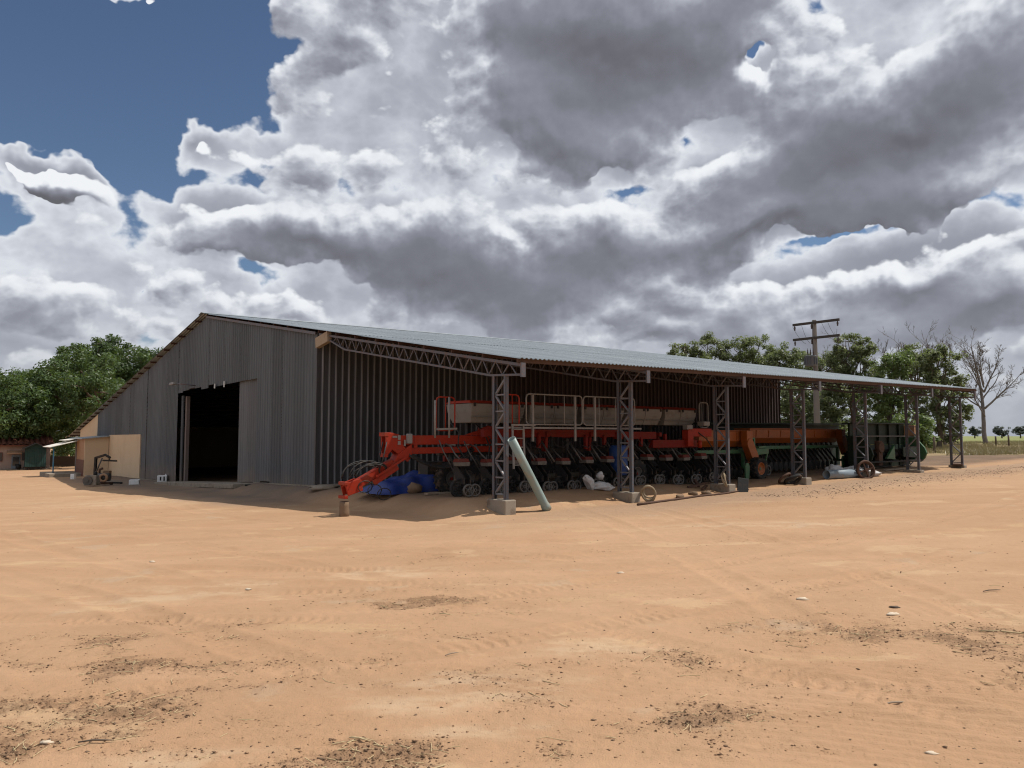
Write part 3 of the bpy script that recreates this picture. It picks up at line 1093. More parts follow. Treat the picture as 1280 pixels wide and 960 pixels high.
# lean-to trusses and lattice posts
for i in range(NPOST):
    s = i * PITCHS
    ztop = lambda t: zroof(s, t) - .15

    def zbot(t):
        a = .13 + .25 * min(1, max(0, (T_CORNER - .95 - t) / 1.2))
        return ztop(t) - a * (1 if t > .6 else max(.6, 1 - (0.6 - t) * .32))
    tr = MB()
    tr.bar((s - .03, T_CORNER - .2 - .05 * s, ztop(T_CORNER - .2 - .05 * s)), (s - .03, -.62, ztop(-.62)), .035, .07)
    tr.bar((s + .03, T_CORNER - .2 - .05 * s, ztop(T_CORNER - .2 - .05 * s)), (s + .03, -.62, ztop(-.62)), .035, .07)
    tr = tr.build('truss', M['steel'], shed)
    ch = MB()
    ts = [T_CORNER - .9 - .05 * s, T_CORNER - 2.15, .6, -.62]
    for a, b in zip(ts[:-1], ts[1:]):
        for o in (-.03, .03):
            ch.bar((s + o, a, zbot(a)), (s + o, b, zbot(b)), .032, .05)
    ch.build('bottom_chord', M['steel'], tr)
    t = T_CORNER - 1.25 - .05 * s
    up = False
    while t > -.3:
        t2 = t - .275
        wb = MB()
        a, b = ((t, zbot(t)), (t2, ztop(t2))) if not up else ((t, ztop(t)), (t2, zbot(t2)))
        wb.bar((s, a[0], a[1]), (s, b[0], b[1]), .026, .026, (1, 0, 0))
        wb.build('web_bar', M['steel'], tr)
        up = not up
        t = t2
    pb = MB()
    pb.box((s, -.64, (ztop(-.64) + zbot(-.64)) / 2 - .0), (.13, .05, .34))
    pb.build('end_plate', M['steel'], tr)

    zg = pg(s, .2)
    zf = zg + (.31 if i == 0 else .24 if i < 5 else .12)
    post = MB()
    for k, tl in enumerate((0.0, .45)):
        post.bar((s - .045, tl, zf - .02), (s - .045, tl, zbot(tl) - .02), .012, .072, (0, 1, 0))
        post.bar((s + .045, tl, zf - .02), (s + .045, tl, zbot(tl) - .02), .012, .072, (0, 1, 0))
        post.bar((s, tl + (.045 if k else -.045), zf - .02), (s, tl + (.045 if k else -.045), zbot(tl) - .02), .012, .080, (1, 0, 0))
    post = post.build('lattice_post', M['post_steel'], shed)
    nz = 7
    hh = (zbot(.2) - .08 - zf - .12) / nz
    for k in range(nz):
        za = zf + .12 + k * hh
        rb = MB()
        rb.bar((s, .045, za), (s, .405, za), .04, .035)
        rb.build('rung', M['steel_bright'], post)
        db = MB()
        a, b = (.05, .40) if k % 2 else (.40, .05)
        db.bar((s, a, za + .03), (s, b, za + hh - .03), .04, .045, (1, 0, 0))
        db.build('brace', M['steel_bright'], post)
    fb = MB()
    hgt = zf - zg + .5
    fb.box((s, .205, zf - hgt / 2), (.36 if i < 6 else .3, .74 if i < 6 else .7, hgt), RZ(rg.uniform(-.05, .05)), (.96, .98), (rg.uniform(-.02, .02), 0))
    fb.build('footing', M['concrete'], post, .025)
# pale loose sheet hanging at the far end
mb = MB()
pts = []
n = 12
for k in range(n + 1):
    u = k / n
    pts.append((19.2 + u * 7.0, 3.0 - u * .4, zroof(22, 3) - .50 - .28 * sin(pi * u) * .8 + .02 * sin(u * 20)))
vs = [(a, b, c) for (a, b, c) in pts] + [(a, b + .75, c + .16) for (a, b, c) in pts]
mb.add(vs, [(k, k + 1, n + 2 + k, n + 1 + k) for k in range(n)], True)
mb.build('loose_sheet', M['translucent_sheet'], shed)
# inside: columns and a roof truss seen faintly through the doorway
for tt in (20.0, 31.0):
    for s in (17.8,):
        mb = MB()
        mb.bar((s, tt, -1), (s, tt, zroof(s, tt) - .2), .2, .3, (0, 1, 0))
        mb.build('inner_column', M['rust'], shed)
mb = MB()
mb.bar((17, 14, 3.6), (17, 40, 3.2), .10, .08)
mb.build('inner_beam', M['steel'], shed)

# ================================================================ machines under the lean-to
def wheel_mesh(tag_, r, w, rim_r, lugs=18, lug=.02):
    """tyre and rim about the local y axis, centred at the origin"""
    m = RX(pi / 2)
    t = MB()
    prof = [(rim_r, -w * .38), (rim_r + .02, -w * .44), (r * .9, -w * .5), (r * .975, -w * .42), (r, -w * .25), (r, w * .25), (r * .975, w * .42), (r * .9, w * .5), (rim_r + .02, w * .44), (rim_r, w * .38)]
    t.lathe(prof, 32, m=m)
    for k in range(lugs):
        a = 2 * pi * k / lugs
        for sg in (-1, 1):
            a2 = a + (.5 * 2 * pi / lugs if sg > 0 else 0)
            t.box(RY(-a2) @ Vector((r * .995, sg * w * .24, 0)), (lug * 2, w * .46, r * .10), RY(-a2) @ RX(.45 * sg))
    rim = MB()
    rim.lathe([(rim_r, -w * .38), (rim_r * .92, -w * .40), (rim_r * .86, -w * .28), (rim_r * .45, -w * .16), (rim_r * .30, -w * .20), (.001, -w * .20)], 24, m=m)
    rim.lathe([(rim_r, w * .38), (rim_r * .92, w * .40), (rim_r * .86, w * .28), (rim_r * .45, w * .16), (rim_r * .30, w * .20), (.001, w * .20)], 24, m=m)
    for k in range(6):
        a = 2 * pi * k / 6
        for sg in (-1, 1):
            rim.cyl(RY(a) @ Vector((rim_r * .34, sg * w * .15, 0)), RY(a) @ Vector((rim_r * .34, sg * w * .24, 0)), rim_r * .06, n=6)
    return t, rim


def wheel(parent, loc, r, w, rim_r, rim_m, name='wheel', spin=0.0):
    key = ('wh', r, w, rim_r, rim_m.name)
    if key not in WCACHE:
        t, rim = wheel_mesh('', r, w, rim_r)
        WCACHE[key] = (rim.mesh('rim', rim_m), t.mesh('tyre', M['tyre']))
    rm, tm = WCACHE[key]
    o = put(name, tm, parent, loc, (0, spin, 0))
    put('rim', rm, o)
    return o


WCACHE = {}


def disc_wheel(mb, c, r, w, n=20, hub=.3):
    """narrow press or gauge wheel about y: rubber ring, open dished centre, hub"""
    c = Vector(c)
    m = RX(pi / 2)
    mb.lathe([(r * .74, -w / 2), (r * .95, -w / 2), (r, -w / 4), (r, w / 4), (r * .95, w / 2), (r * .74, w / 2)], n, c, m, closed=True)
    mb.lathe([(r * hub * .5, -w * .6), (r * hub, -w * .5), (r * hub, w * .5), (r * hub * .5, w * .6)], 10, c, m, closed=True)
    for k in range(5):
        a = 2 * pi * k / 5
        mb.bar(c + RY(a) @ Vector((r * hub, 0, 0)), c + RY(a) @ Vector((r * .76, 0, 0)), r * .16, w * .3)
    return mb


PZ = .22
planter = thing('seed_planter', 'long red planter with white hoppers, railed walkway and big tongue under the shed roof', 'planter', B(0, 3.0, PZ), ROTZ)
# local frame: x along the shed, y away from the viewer, z up from the floor (world z - PZ)
Zw = lambda z: z - PZ


def P(s, t, z):
    return Vector((s, t - 3.0, z - PZ))


# drawbar: sloping arm from the hitch up to the tongue
mb = MB()
mb.bar(P(-2.62, 3.1, .56), P(-1.35, 3.1, 1.20), .24, .21)
mb.prism([P(-1.55, 2.93, 1.02), P(-.85, 2.93, 1.38), P(-.85, 2.93, 1.70), P(-1.25, 2.93, 1.42)], (0, .34, 0))
draw = mb.build('drawbar', M['red'], planter, .015)
mb = MB()
mb.bar(P(-2.72, 2.97, .56), P(-2.3, 2.97, .68), .04, .32)
mb.bar(P(-2.72, 3.23, .56), P(-2.3, 3.23, .68), .04, .32)
mb.bar(P(-2.74, 2.92, .38), P(-2.74, 3.28, .38), .10, .08)
mb.bar(P(-2.74, 2.92, .72), P(-2.74, 3.28, .72), .10, .08)
hitch = mb.build('hitch_block', M['red'], draw, .012)
mb = MB()
mb.bar(P(-2.0, 2.90, .70), P(-1.3, 2.90, 1.10), .04, .14)
mb.bar(P(-1.95, 2.86, .86), P(-1.1, 2.86, 1.32), .05, .05)
mb.build('drawbar_strap', M['red'], draw, .006)
mb = MB()
mb.cyl(P(-1.9, 3.05, .92), P(-1.2, 3.05, 1.32), .045, n=12)
mb.cyl(P(-1.25, 3.05, 1.29), P(-.98, 3.05, 1.45), .025, n=10)
mb.build('hydraulic_ram', M['grey_iron'], draw)
# tongue: upper and lower box beams, mast plate at the free end
mb = MB()
mb.bar(P(-1.25, 3.1, 1.79), P(2.55, 3.1, 1.80), .20, .25)
tongue = mb.build('tongue_beam', M['red'], planter, .014)
mb = MB()
mb.bar(P(-1.15, 3.1, 1.50), P(2.45, 3.1, 1.54), .16, .17)
mb.build('lower_tongue_beam', M['red'], planter, .012)
mb = MB()
mb.prism([P(-1.62, 2.97, 1.98), P(-1.38, 2.97, 1.98), P(-.82, 2.97, 1.36), P(-.95, 2.97, 1.22), P(-1.42, 2.97, 1.55), P(-1.60, 2.97, 1.35)], (0, .05, 0))
mb.prism([P(-1.62, 3.2, 1.98), P(-1.38, 3.2, 1.98), P(-.82, 3.2, 1.36), P(-.95, 3.2, 1.22), P(-1.42, 3.2, 1.55), P(-1.60, 3.2, 1.35)], (0, .05, 0))
mb.bar(P(-1.60, 2.96, 1.94), P(-1.60, 3.26, 1.94), .12, .10)
mb.bar(P(-1.60, 2.96, 1.40), P(-1.60, 3.26, 1.40), .10, .10)
mb.bar(P(-1.50, 3.1, 1.92), P(-1.20, 3.1, 1.86), .16, .16)
mast = mb.build('mast_plate', M['red'], planter, .008)
for bx, bw in ((-.70, .10), (1.15, .12), (2.3, .2)):
    mb = MB()
    mb.bar(P(bx, 3.1, 1.58), P(bx, 3.1, 1.91), .23, bw, (1, 0, 0))
    mb.build('beam_bracket', M['red'], tongue, .008)
mb = MB()
mb.bar(P(1.5, 3.0, 1.98), P(2.6, 3.0, 1.72), .06, .36)
mb.bar(P(1.5, 3.22, 1.98), P(2.6, 3.22, 1.72), .06, .36)
mb.prism([P(.9, 2.98, 1.93), P(1.55, 2.98, 1.93), P(1.95, 2.98, 2.16), P(1.70, 2.98, 2.20), P(1.35, 2.98, 2.06)], (0, .05, 0))
mb.build('fold_arm', M['red'], planter, .008)
# small fittings on the tongue
mb = MB()
mb.box(P(-.93, 2.95, 1.83), (.15, .10, .26))
mb.build('control_box', M['white'], tongue, .015)
for (a, b_, w_, h_) in ((-1.23, 1.86, .08, .12), (-1.23, 1.72, .08, .1), (-1.06, 1.72, .05, .16), (-1.36, 1.88, .14, .05), (.45, 1.655, .24, .03), (.95, 1.66, .16, .03)):
    mb = MB()
    mb.box(P(a, 2.957 if a < 0 else 2.985, b_), (w_, .012, h_))
    mb.build('sticker_plate', M['white'], tongue)
# hydraulic hoses: loops at the hitch and the sagging bundle below the tongue
rh = random.Random(5)
for k in range(7):
    mb = MB()
    y = 2.86 + .05 * k
    z0, x0 = .95 + rh.uniform(0, .12), -2.2 + rh.uniform(-.12, .15)
    pts = []
    for u in np.linspace(0, 1, 12):
        a = pi * (1.15 - 1.5 * u)
        pts.append(P(x0 - .22 + .30 * cos(a) * (.6 + .08 * k) + .55 * u, y + .05 * sin(u * 6 + k), z0 - .08 + .17 * sin(a) * (.8 + .06 * k) + .22 * u))
    mb.tube(pts, .015, 6)
    mb.build('hose', M['hose'], draw)
for k in range(4):
    mb = MB()
    pts = []
    for u in np.linspace(0, 1, 14):
        pts.append(P(-.95 + 2.1 * u, 2.9 + .05 * k, 1.38 + .05 * k - (.42 + .03 * k) * 4 * u * (1 - u) * (.75 + .5 * u) + .14 * u))
    mb.tube(pts, .026, 6)
    mb.build('hose', M['hose'], planter)
for k in range(3):
    mb = MB()
    pts = []
    for u in np.linspace(0, 1, 12):
        a = 2 * pi * u
        pts.append(P(-1.72 + .20 * cos(a) - .25 * k, 2.85 + .04 * k, .42 + .15 * sin(a) + .1 * k))
    mb.tube(pts, .013, 6)
    mb.build('hose', M['hose'], draw)
for k in range(2):
    mb = MB()
    mb.tube([P(-1.62, 2.92 + k * .2, 1.75), P(-1.74, 2.9 + k * .2, 1.3), P(-1.82, 2.95, 1.0), P(-1.7, 3.0, .85)], .016, 6)
    mb.build('hose', M['hose'], mast)

# main frame: toolbars, uprights
mb = MB()
mb.bar(P(1.1, 2.45, 1.98), P(6.4, 2.45, 1.98), .18, .22)
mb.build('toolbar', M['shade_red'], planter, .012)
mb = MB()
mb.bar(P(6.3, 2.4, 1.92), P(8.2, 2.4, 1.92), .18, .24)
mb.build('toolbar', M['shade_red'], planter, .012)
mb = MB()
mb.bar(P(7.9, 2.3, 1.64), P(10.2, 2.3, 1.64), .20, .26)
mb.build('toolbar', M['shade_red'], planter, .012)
mb = MB()
mb.bar(P(.2, 3.3, 1.45), P(10.4, 3.3, 1.45), .18, .18)
mb.build('rear_toolbar', M['black'], planter, .012)
mb = MB()
mb.bar(P(9.7, 2.2, 1.55), P(9.7, 2.2, 2.1), .26, .3, (1, 0, 0))
mb.bar(P(9.6, 2.2, 2.02), P(10.9, 2.2, 2.02), .2, .28)
mb.build('end_bracket', M['red'], planter, .012)
for s in (1.9, 3.4, 5.2, 6.9, 8.4):
    mb = MB()
    mb.bar(P(s, 2.3, 1.95), P(s, 3.6, 1.9), .12, .14)
    mb.prism([P(s - .05, 2.36, 1.86), P(s - .05, 2.6, 1.86), P(s - .05, 2.55, 1.45), P(s - .05, 2.4, 1.45)], (.1, 0, 0))
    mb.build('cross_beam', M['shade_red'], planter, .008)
for s in (1.3, 2.5, 4.6, 6.1, 9.1):
    mb = MB()
    mb.bar(P(s, 3.4, 1.5), P(s, 3.4, 2.3), .1, .12, (1, 0, 0))
    mb.build('hopper_stand', M['black'], planter)

# seed hoppers with lids
HOP = [(.75, 1.95), (2.86, 1.95), (4.98, 1.9), (7.05, 1.7), (8.87, 1.72)]
for (s0, L) in HOP:
    mb = MB()
    n = 2
    zt, zb = 2.80, 2.27
    for k in range(n):
        a, b_ = s0 + L * k / n + .008, s0 + L * (k + 1) / n - .008
        ia, ib = (.10 if k == 0 else .0), (.10 if k == n - 1 else .0)
        base = [P(a + ia, 2.65, zb), P(b_ - ib, 2.65, zb), P(b_ - ib, 3.55, zb), P(a + ia, 3.55, zb)]
        midp = [P(a + ia * .25, 2.52, zb + .30), P(b_ - ib * .25, 2.52, zb + .30), P(b_ - ib * .25, 3.7, zb + .30), P(a + ia * .25, 3.7, zb + .30)]
        top = [P(a, 2.50, zt), P(b_, 2.50, zt), P(b_, 3.72, zt), P(a, 3.72, zt)]
        vs = base + midp + top
        fs = [(3, 2, 1, 0), (8, 9, 10, 11)]
        for q in (0, 4):
            fs += [(q + i, q + (i + 1) % 4, q + 4 + (i + 1) % 4, q + 4 + i) for i in range(4)]
        mb.add(vs, fs)
        # pressed ribs and latch buckles on the front
        for f in (.3, .62):
            mb.box(P(a + (b_ - a) * .5, 2.535, zb + .52 * f), ((b_ - a) * .86, .03, .025))
    hop = mb.build('hopper', M['hopper'], planter, .06)
    mb = MB()
    mb.prism([P(s0 - .02, 2.46, zt + .012), P(s0 - .02, 3.76, zt + .012), P(s0 + .02, 3.6, zt + .09), P(s0 + .02, 2.62, zt + .09)], (L + .04, 0, 0))
    mb.build('lid', M['red'], hop, .02)
    for k in range(4):
        mb = MB()
        mb.box(P(s0 + L * (k + .5) / 4 + (.12 if k % 2 else -.12), 2.485, zt - .03), (.07, .03, .10))
        mb.build('latch', M['black'], hop)

# walkway with rails
mb = MB()
mb.bar(P(1.3, 1.85, 2.12), P(6.5, 1.85, 2.12), .6, .03)
walk = mb.build('walkway', M['grey_iron'], planter)
mb = MB()
mb.bar(P(1.25, 1.56, 2.125), P(6.6, 1.56, 2.125), .04, .05)
mb.build('walkway_edge', M['white'], walk)


def rail_frame(s0, s1, t, z0, z1, m, posts, r=.021, low=True):
    mb = MB()
    c = .10
    loop = [P(s0, t, z0 + c), P(s0, t, z1 - c), P(s0 + c * .3, t, z1 - c * .3), P(s0 + c, t, z1), P(s1 - c, t, z1), P(s1 - c * .3, t, z1 - c * .3), P(s1, t, z1 - c), P(s1, t, z0 + c), P(s1 - c * .3, t, z0 + c * .3), P(s1 - c, t, z0), P(s0 + c, t, z0), P(s0 + c * .3, t, z0 + c * .3), P(s0, t, z0 + c)]
    mb.tube(loop, r, 7)
    fr = mb.build('rail', m, planter)
    for s in posts:
        mb = MB()
        mb.tube([P(s, t, z0 - .02), P(s, t, z1)], r * .8, 6)
        mb.build('rail_post', m, fr)
    return fr


f1 = rail_frame(1.93, 4.05, 1.55, 2.22, 3.06, M['white'], (2.6, 3.35))
f2 = rail_frame(4.1, 6.3, 1.55, 2.22, 3.06, M['white'], (4.75, 5.45))
for fr, ss in ((f1, (2.15, 3.75)), (f2, (4.55,))):
    for s in ss:
        mb = MB()
        mb.bar(P(s, 1.53, 1.75), P(s, 1.53, 3.04), .045, .06, (1, 0, 0))
        mb.build('rail_stanchion', M['white'], fr)
rail_frame(1.25, 1.72, 1.6, 2.15, 3.02, M['red'], (1.48,))
rail_frame(-.25, .35, 2.7, 2.05, 2.95, M['red'], (.05,))
rail_frame(10.6, 11.1, 2.4, 2.2, 3.08, M['white'], (10.75,))
mb = MB()
mb.tube([P(-.35, 2.6, 1.85), P(-.35, 2.6, 2.85)], .03, 6)
mb.tube([P(.1, 2.6, 1.85), P(.1, 2.6, 2.95)], .03, 6)
mb.bar(P(-.3, 2.6, 2.08), P(.35, 2.6, 2.1), .05, .05)
mb.build('grab_rail', M['white'], planter)
# ladder
mb = MB()
for s in (1.42, 1.80):
    mb.bar(P(s, 1.46, 1.02), P(s, 1.52, 2.2), .035, .05, (1, 0, 0))
lad = mb.build('ladder', M['white'], planter)
for k in range(5):
    mb = MB()
    mb.bar(P(1.43, 1.48, 1.12 + k * .24), P(1.79, 1.48, 1.12 + k * .24), .05, .025)
    mb.build('ladder_rung', M['white'], lad)
mb = MB()
mb.bar(P(1.38, 1.5, 2.2), P(2.2, 1.5, 2.2), .05, .05)
mb.build('step_bar', M['white'], lad)

# row units: one built, then copied along the toolbar
ru = bpy.data.objects.new('row_unit', None)
mb = MB()
for x in (-.09, .09):
    mb.bar((x, -.02, 1.10), (x, -.30, .82), .03, .06)
    mb.bar((x, -.02, .92), (x, -.30, .66), .03, .06)
mb.prism([(-.11, -.26, .92), (-.11, -.34, .92), (-.11, -.80, .52), (-.11, -.80, .36), (-.11, -.30, .40)], (.03, 0, 0))
mb.prism([(.08, -.26, .92), (.08, -.34, .92), (.08, -.80, .52), (.08, -.80, .36), (.08, -.30, .40)], (.03, 0, 0))
mb.bar((0, -.45, .30), (0, -.95, .34), .10, .08)
mb.cyl((0, -.35, .9), (0, -.5, .45), .035, n=8)
ru_mesh = mb.mesh('row_unit', M['black'])
mb = MB()
mb.box((0, -.50, .88), (.30, .30, .10), top=(1.08, 1.05))
cap_w = mb.mesh('meter_housing', M['dull_white'])
mb = MB()
mb.box((0, -.48, .975), (.34, .30, .09), top=(.85, .8))
cap_r = mb.mesh('meter_lid', M['dull_red'])
mb = MB()
disc_wheel(mb, (.13, -.55, .26), .25, .09)
gw = mb.mesh('gauge_wheel', M['tyre'])
mb = MB()
disc_wheel(mb, (-.13, -.55, .26), .25, .09)
gw2 = mb.mesh('gauge_wheel', M['tyre'])
mb = MB()
mb.lathe([(.001, -.01), (.20, -.004), (.215, 0), (.20, .004), (.001, .01)], 28, (0.02, -.25, .20), RX(pi / 2) @ RY(.0))
cw = mb.mesh('coulter_disc', M['grey_iron'])
mb = MB()
disc_wheel(mb, (.10, -1.0, .22), .17, .06)
disc_wheel(mb, (-.10, -1.0, .22), .17, .06)
mb.bar((0, -.85, .30), (0, -1.0, .22), .05, .05)
pw = mb.mesh('press_wheel', M['grey_iron'])
mb = MB()
mb.tube([(.02, .35, 1.40), (.0, .05, 1.35), (-.06, -.25, 1.15), (-.02, -.48, .98)], .022, 7)
tb = mb.mesh('seed_tube', M['grey_iron'])
mb = MB()
mb.tube([(-.22, .30, 1.50), (-.20, .1, 1.2), (-.12, -.15, .85)], .02, 6)
tb2 = mb.mesh('seed_tube', M['grey_iron'])
NU = 12
for k in range(NU):
    s = .15 + .915 * k
    o = put('row_unit', ru_mesh, planter, P(s, 2.62 if 1 < s < 8.3 else 2.55, .26 + rh.uniform(-.02, .06)), (0, rh.uniform(-.03, .03), rh.uniform(-.05, .05)))
    for nm, me in (('meter_housing', cap_w), ('meter_lid', cap_r), ('gauge_wheel', gw), ('gauge_wheel', gw2), ('coulter_disc', cw), ('press_wheel', pw), ('seed_tube', tb), ('seed_tube', tb2)):
        put(nm, me, o)
# carrying wheels
for (s, t) in ((.75, 3.5), (1.3, 3.5), (7.0, 2.2), (7.5, 3.5)):
    wheel(planter, P(s, t, .26 + .44), .45, .34, .22, M['grey_iron'], spin=rh.uniform(0, 1))
    mb = MB()
    mb.bar(P(s, t + .25, .7), P(s, t + .25, 1.5), .10, .10, (1, 0, 0))
    mb.bar(P(s, t - .1, .7), P(s, t + .3, .7), .08, .08)
    mb.build('wheel_leg', M['shade_red'], planter)
# dark lower frame and feed hoses behind the units
mb = MB()
mb.bar(P(.1, 3.9, 1.0), P(10.3, 3.9, 1.0), .5, .35)
mb.build('lower_frame', M['black'], planter)
for k in range(12):
    mb = MB()
    s = .5 + k * .85
    mb.tube([P(s, 3.1, 2.25), P(s + .1, 2.85, 2.0), P(s + rh.uniform(-.3, .3), 2.6, 1.6), P(s + rh.uniform(-.2, .2), 2.3, 1.2)], .02, 5)
    mb.build('feed_hose', M['hose'], planter)
mb = MB()
mb.tube([P(10.0, 2.2, 2.15), P(10.4, 1.95, 1.8), P(10.75, 1.9, 1.4), P(10.75, 1.85, 1.0)], .02, 6)
mb.build('feed_hose', M['hose'], planter)
mb = MB()
mb.cyl(P(9.95, 1.9, 1.5), P(9.95, 1.9, 1.75), .07, n=14)
mb.build('fire_extinguisher', M['red'], planter)
mb = MB()
mb.box(P(10.45, 2.1, 2.33), (.34, .3, .16))
mb.build('tool_tray', M['white'], planter, .03)
mb = MB()
mb.box(P(9.7, 2.2, 2.2), (.3, .2, .16))
mb.build('spacer_block', M['white'], planter, .01)


for k in range(9):
    s0 = 1.4 + k * 1.0 + rh.uniform(-.2, .2)
    mb = MB()
    mb.tube([P(s0, 2.34, 1.9), P(s0 + .15, 2.25, 1.62), P(s0 + .42, 2.22, 1.55), P(s0 + .7, 2.3, 1.78)], .013, 5)
    mb.build('cable', M['hose'], planter)
for k, s0 in enumerate((1.7, 2.3, 3.0, 4.1, 4.9, 5.7, 6.6, 7.4, 8.6, 9.3)):
    mb = MB()
    mb.bar(P(s0, 2.33, 1.66 + (k % 3) * .05), P(s0 + .10, 2.33, 1.66 + (k % 3) * .05), .10, .42 - (k % 2) * .12)
    mb.build('hanger_plate', M['shade_red'] if k % 3 else M['black'], planter, .006)
    mb = MB()
    mb.cyl(P(s0 + .3, 2.5, 1.75), P(s0 + .45, 2.1, 1.15), .028, n=8)
    mb.build('lift_spring', M['grey_iron'], planter)


# ---------------------------------------------------------------- seed drills with orange hoppers
def seed_drill(label, s0, s1, t0, nun):
    zf = pg(s1 - 1, t0) - .0
    d = thing('seed_drill', label, 'seed drill', B(s0, t0, zf), ROTZ, 'green seed drills with orange hoppers')
    L = s1 - s0
    mb = MB()
    sec = [(-.32, 1.98), (.42, 1.98), (.36, 1.62), (.16, 1.40), (-.02, 1.40), (-.30, 1.62)]
    mb.prism([(0, y, z - .20) for y, z in sec], (L, 0, 0))
    for k in range(int(L / .9)):
        mb.bar((.45 + k * .9, -.335, 1.74), (.45 + k * .9, -.31, 1.44), .03, .02, (1, 0, 0))
    hop = mb.build('hopper', M['orange'], d, .012)
    mb = MB()
    mb.bar((-.01, .05, 1.805), (L + .01, .05, 1.805), .80, .035)
    mb.build('hopper_lid', M['orange'], hop, .01)
    for k in range(int(L / .42)):
        mb = MB()
        mb.cyl((.25 + k * .42, .06, 1.22), (.25 + k * .42, .02, 1.0), .05, n=8)
        mb.build('seed_cup', M['black'], hop)
    L_ = L
    # end drive cover: upright box on top, slanted rounded case below
    mb = MB()
    mb.box((L - .42, -.52, 1.58), (.36, .30, .46))
    cov = mb.build('drive_cover', M['orange'], d, .02)
    mb = MB()
    pl_ = []
    A, Bp, r = Vector((L - .42, 0, 1.32)), Vector((L - .12, 0, .82)), .20
    dv = (Bp - A).normalized()
    ang0 = atan2(dv.z, dv.x)
    for k in range(9):
        a = ang0 + pi / 2 + pi * k / 8
        pl_.append(A + Vector((cos(a) * r, 0, sin(a) * r)))
    for k in range(9):
        a = ang0 - pi / 2 + pi * k / 8
        pl_.append(Bp + Vector((cos(a) * r, 0, sin(a) * r)))
    mb.prism([(q.x, -.70, q.z) for q in pl_][::-1], (0, .28, 0))
    mb.build('chain_case', M['orange'], cov, .015)
    Lw = L - .65
    # green frame
    mb = MB()
    mb.bar((0, -.15, 1.02), (L + .1, -.15, 1.02), .12, .14)
    mb.build('frame_beam', M['green'], d, .01)
    mb = MB()
    mb.bar((0, .6, .92), (L, .6, .92), .12, .12)
    mb.build('frame_beam', M['green'], d, .01)
    mb = MB()
    mb.bar((Lw + .38, -.62, .60), (Lw + .75, -.62, 1.02), .08, .24)
    mb.bar((Lw + .68, -.62, 1.0), (Lw + 1.45, -.62, 1.04), .10, .22)
    mb.bar((Lw + .55, -.62, 1.1), (Lw + .55, -.62, 1.55), .07, .08, (1, 0, 0))
    mb.build('wheel_arm', M['green'], d, .01)
    mb = MB()
    mb.bar((Lw + .1, -.62, 1.50), (Lw + .58, -.62, 1.52), .05, .05)
    mb.build('step_rail', M['green'], d)
    mb = MB()
    mb.bar((Lw + .75, -.60, 1.18), (Lw + 1.2, -.60, 1.2), .22, .06)
    mb.build('step', M['green'], d)
    mb = MB()
    mb.prism([(Lw - .55, -1.0, .0), (Lw - .35, -1.0, .0), (Lw - .30, -1.0, .5), (Lw - .38, -1.0, .62), (Lw - .50, -1.0, .62), (Lw - .58, -1.0, .5)], (0, .06, 0))
    mb.build('wheel_guard', M['green'], d, .01)
    wheel(d, (Lw + .30, -.95, .40), .40, .36, .235, M['orange'])
    wheel(d, (.6, .2, .40), .40, .36, .235, M['orange'])
    mb = MB()
    mb.cyl((Lw + .3, -1.05, .40), (Lw + .3, -.1, .40), .05, n=10)
    mb.bar((Lw + .3, -.3, .4), (Lw + .3, -.3, 1.0), .1, .1, (1, 0, 0))
    mb.build('axle', M['green'], d)
    mb = MB()
    disc_wheel(mb, (Lw + 1.22, -.75, .30), .21, .07, 20, .3)
    pw1 = mb.build('press_wheel', M['grey_iron'], d)
    mb = MB()
    disc_wheel(mb, (Lw + 1.02, -.62, .30), .21, .07, 20, .3)
    mb.build('press_wheel', M['grey_iron'], d)
    mb = MB()
    mb.bar((Lw + 1.1, -.68, .32), (Lw + 1.42, -.62, 1.0), .05, .06)
    mb.build('press_arm', M['green'], d)
    mb = MB()
    mb.bar((.1, .75, .5), (L - .4, .75, .5), .10, .75)
    mb.build('dark_backing_bar', M['black'], d)  # dark bar added to block the bright ground behind the openers
    # openers
    mb = MB()
    mb.bar((0, .0, 1.0), (0, -.5, .42), .05, .07)
    mb.cyl((0, -.02, 1.35), (0.0, -.40, .45), .02, n=6)
    op = mb.mesh('opener', M['black'])
    mb = MB()
    mb.lathe([(.001, -.015), (.19, -.004), (.205, 0), (.19, .004), (.001, .015)], 20, (0, -.5, .22), RX(pi / 2) @ RY(.12))
    od = mb.mesh('opener_disc', M['black'])
    for k in range(nun):
        x = .3 + (L - .9) * k / (nun - 1)
        o = put('opener', op, d, (x, .15, 0))
        put('opener_disc', od, o)
    return d


seed_drill('green seed drill with orange hopper and orange wheel hub, right behind the red planter', 10.95, 13.95, 3.0, 9)
seed_drill('green seed drill with longer orange hopper, beside the dark green crop header', 15.6, 22.85, 4.05, 18)

# ---------------------------------------------------------------- harvester header
hz0 = pg(23, 2)
hd = thing('crop_header', 'large dark green crop header with rounded end plate at the far end of the lean-to', 'header', B(21.3, 2.2, hz0), ROTZ)
L = 5.2
mb = MB()
mb.bar((0, .35, 1.55), (L, .35, 1.55), .10, .95)
mb.bar((0, .30, .55), (L, .30, .55), .12, 1.0)
mb.build('back_panel', M['dkgreen'], hd, .01)
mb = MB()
mb.bar((-.3, .25, 2.02), (L, .25, 2.05), .5, .06)
mb.build('top_cover', M['dkgreen'], hd, .01)
for k in range(6):
    mb = MB()
    mb.bar((.5 + k * 1.0, .24, .1), (.5 + k * 1.0, .24, 2.0), .08, .10, (1, 0, 0))
    mb.build('panel_rib', M['dkgreen'], hd)
mb = MB()
mb.bar((.2, .0, 1.45), (L - .2, .0, 1.45), .06, .05)
mb.build('panel_rail', M['grey_iron'], hd)
mb = MB()
mb.bar((0, -.25, .32), (L, -.25, .32), .6, .06)
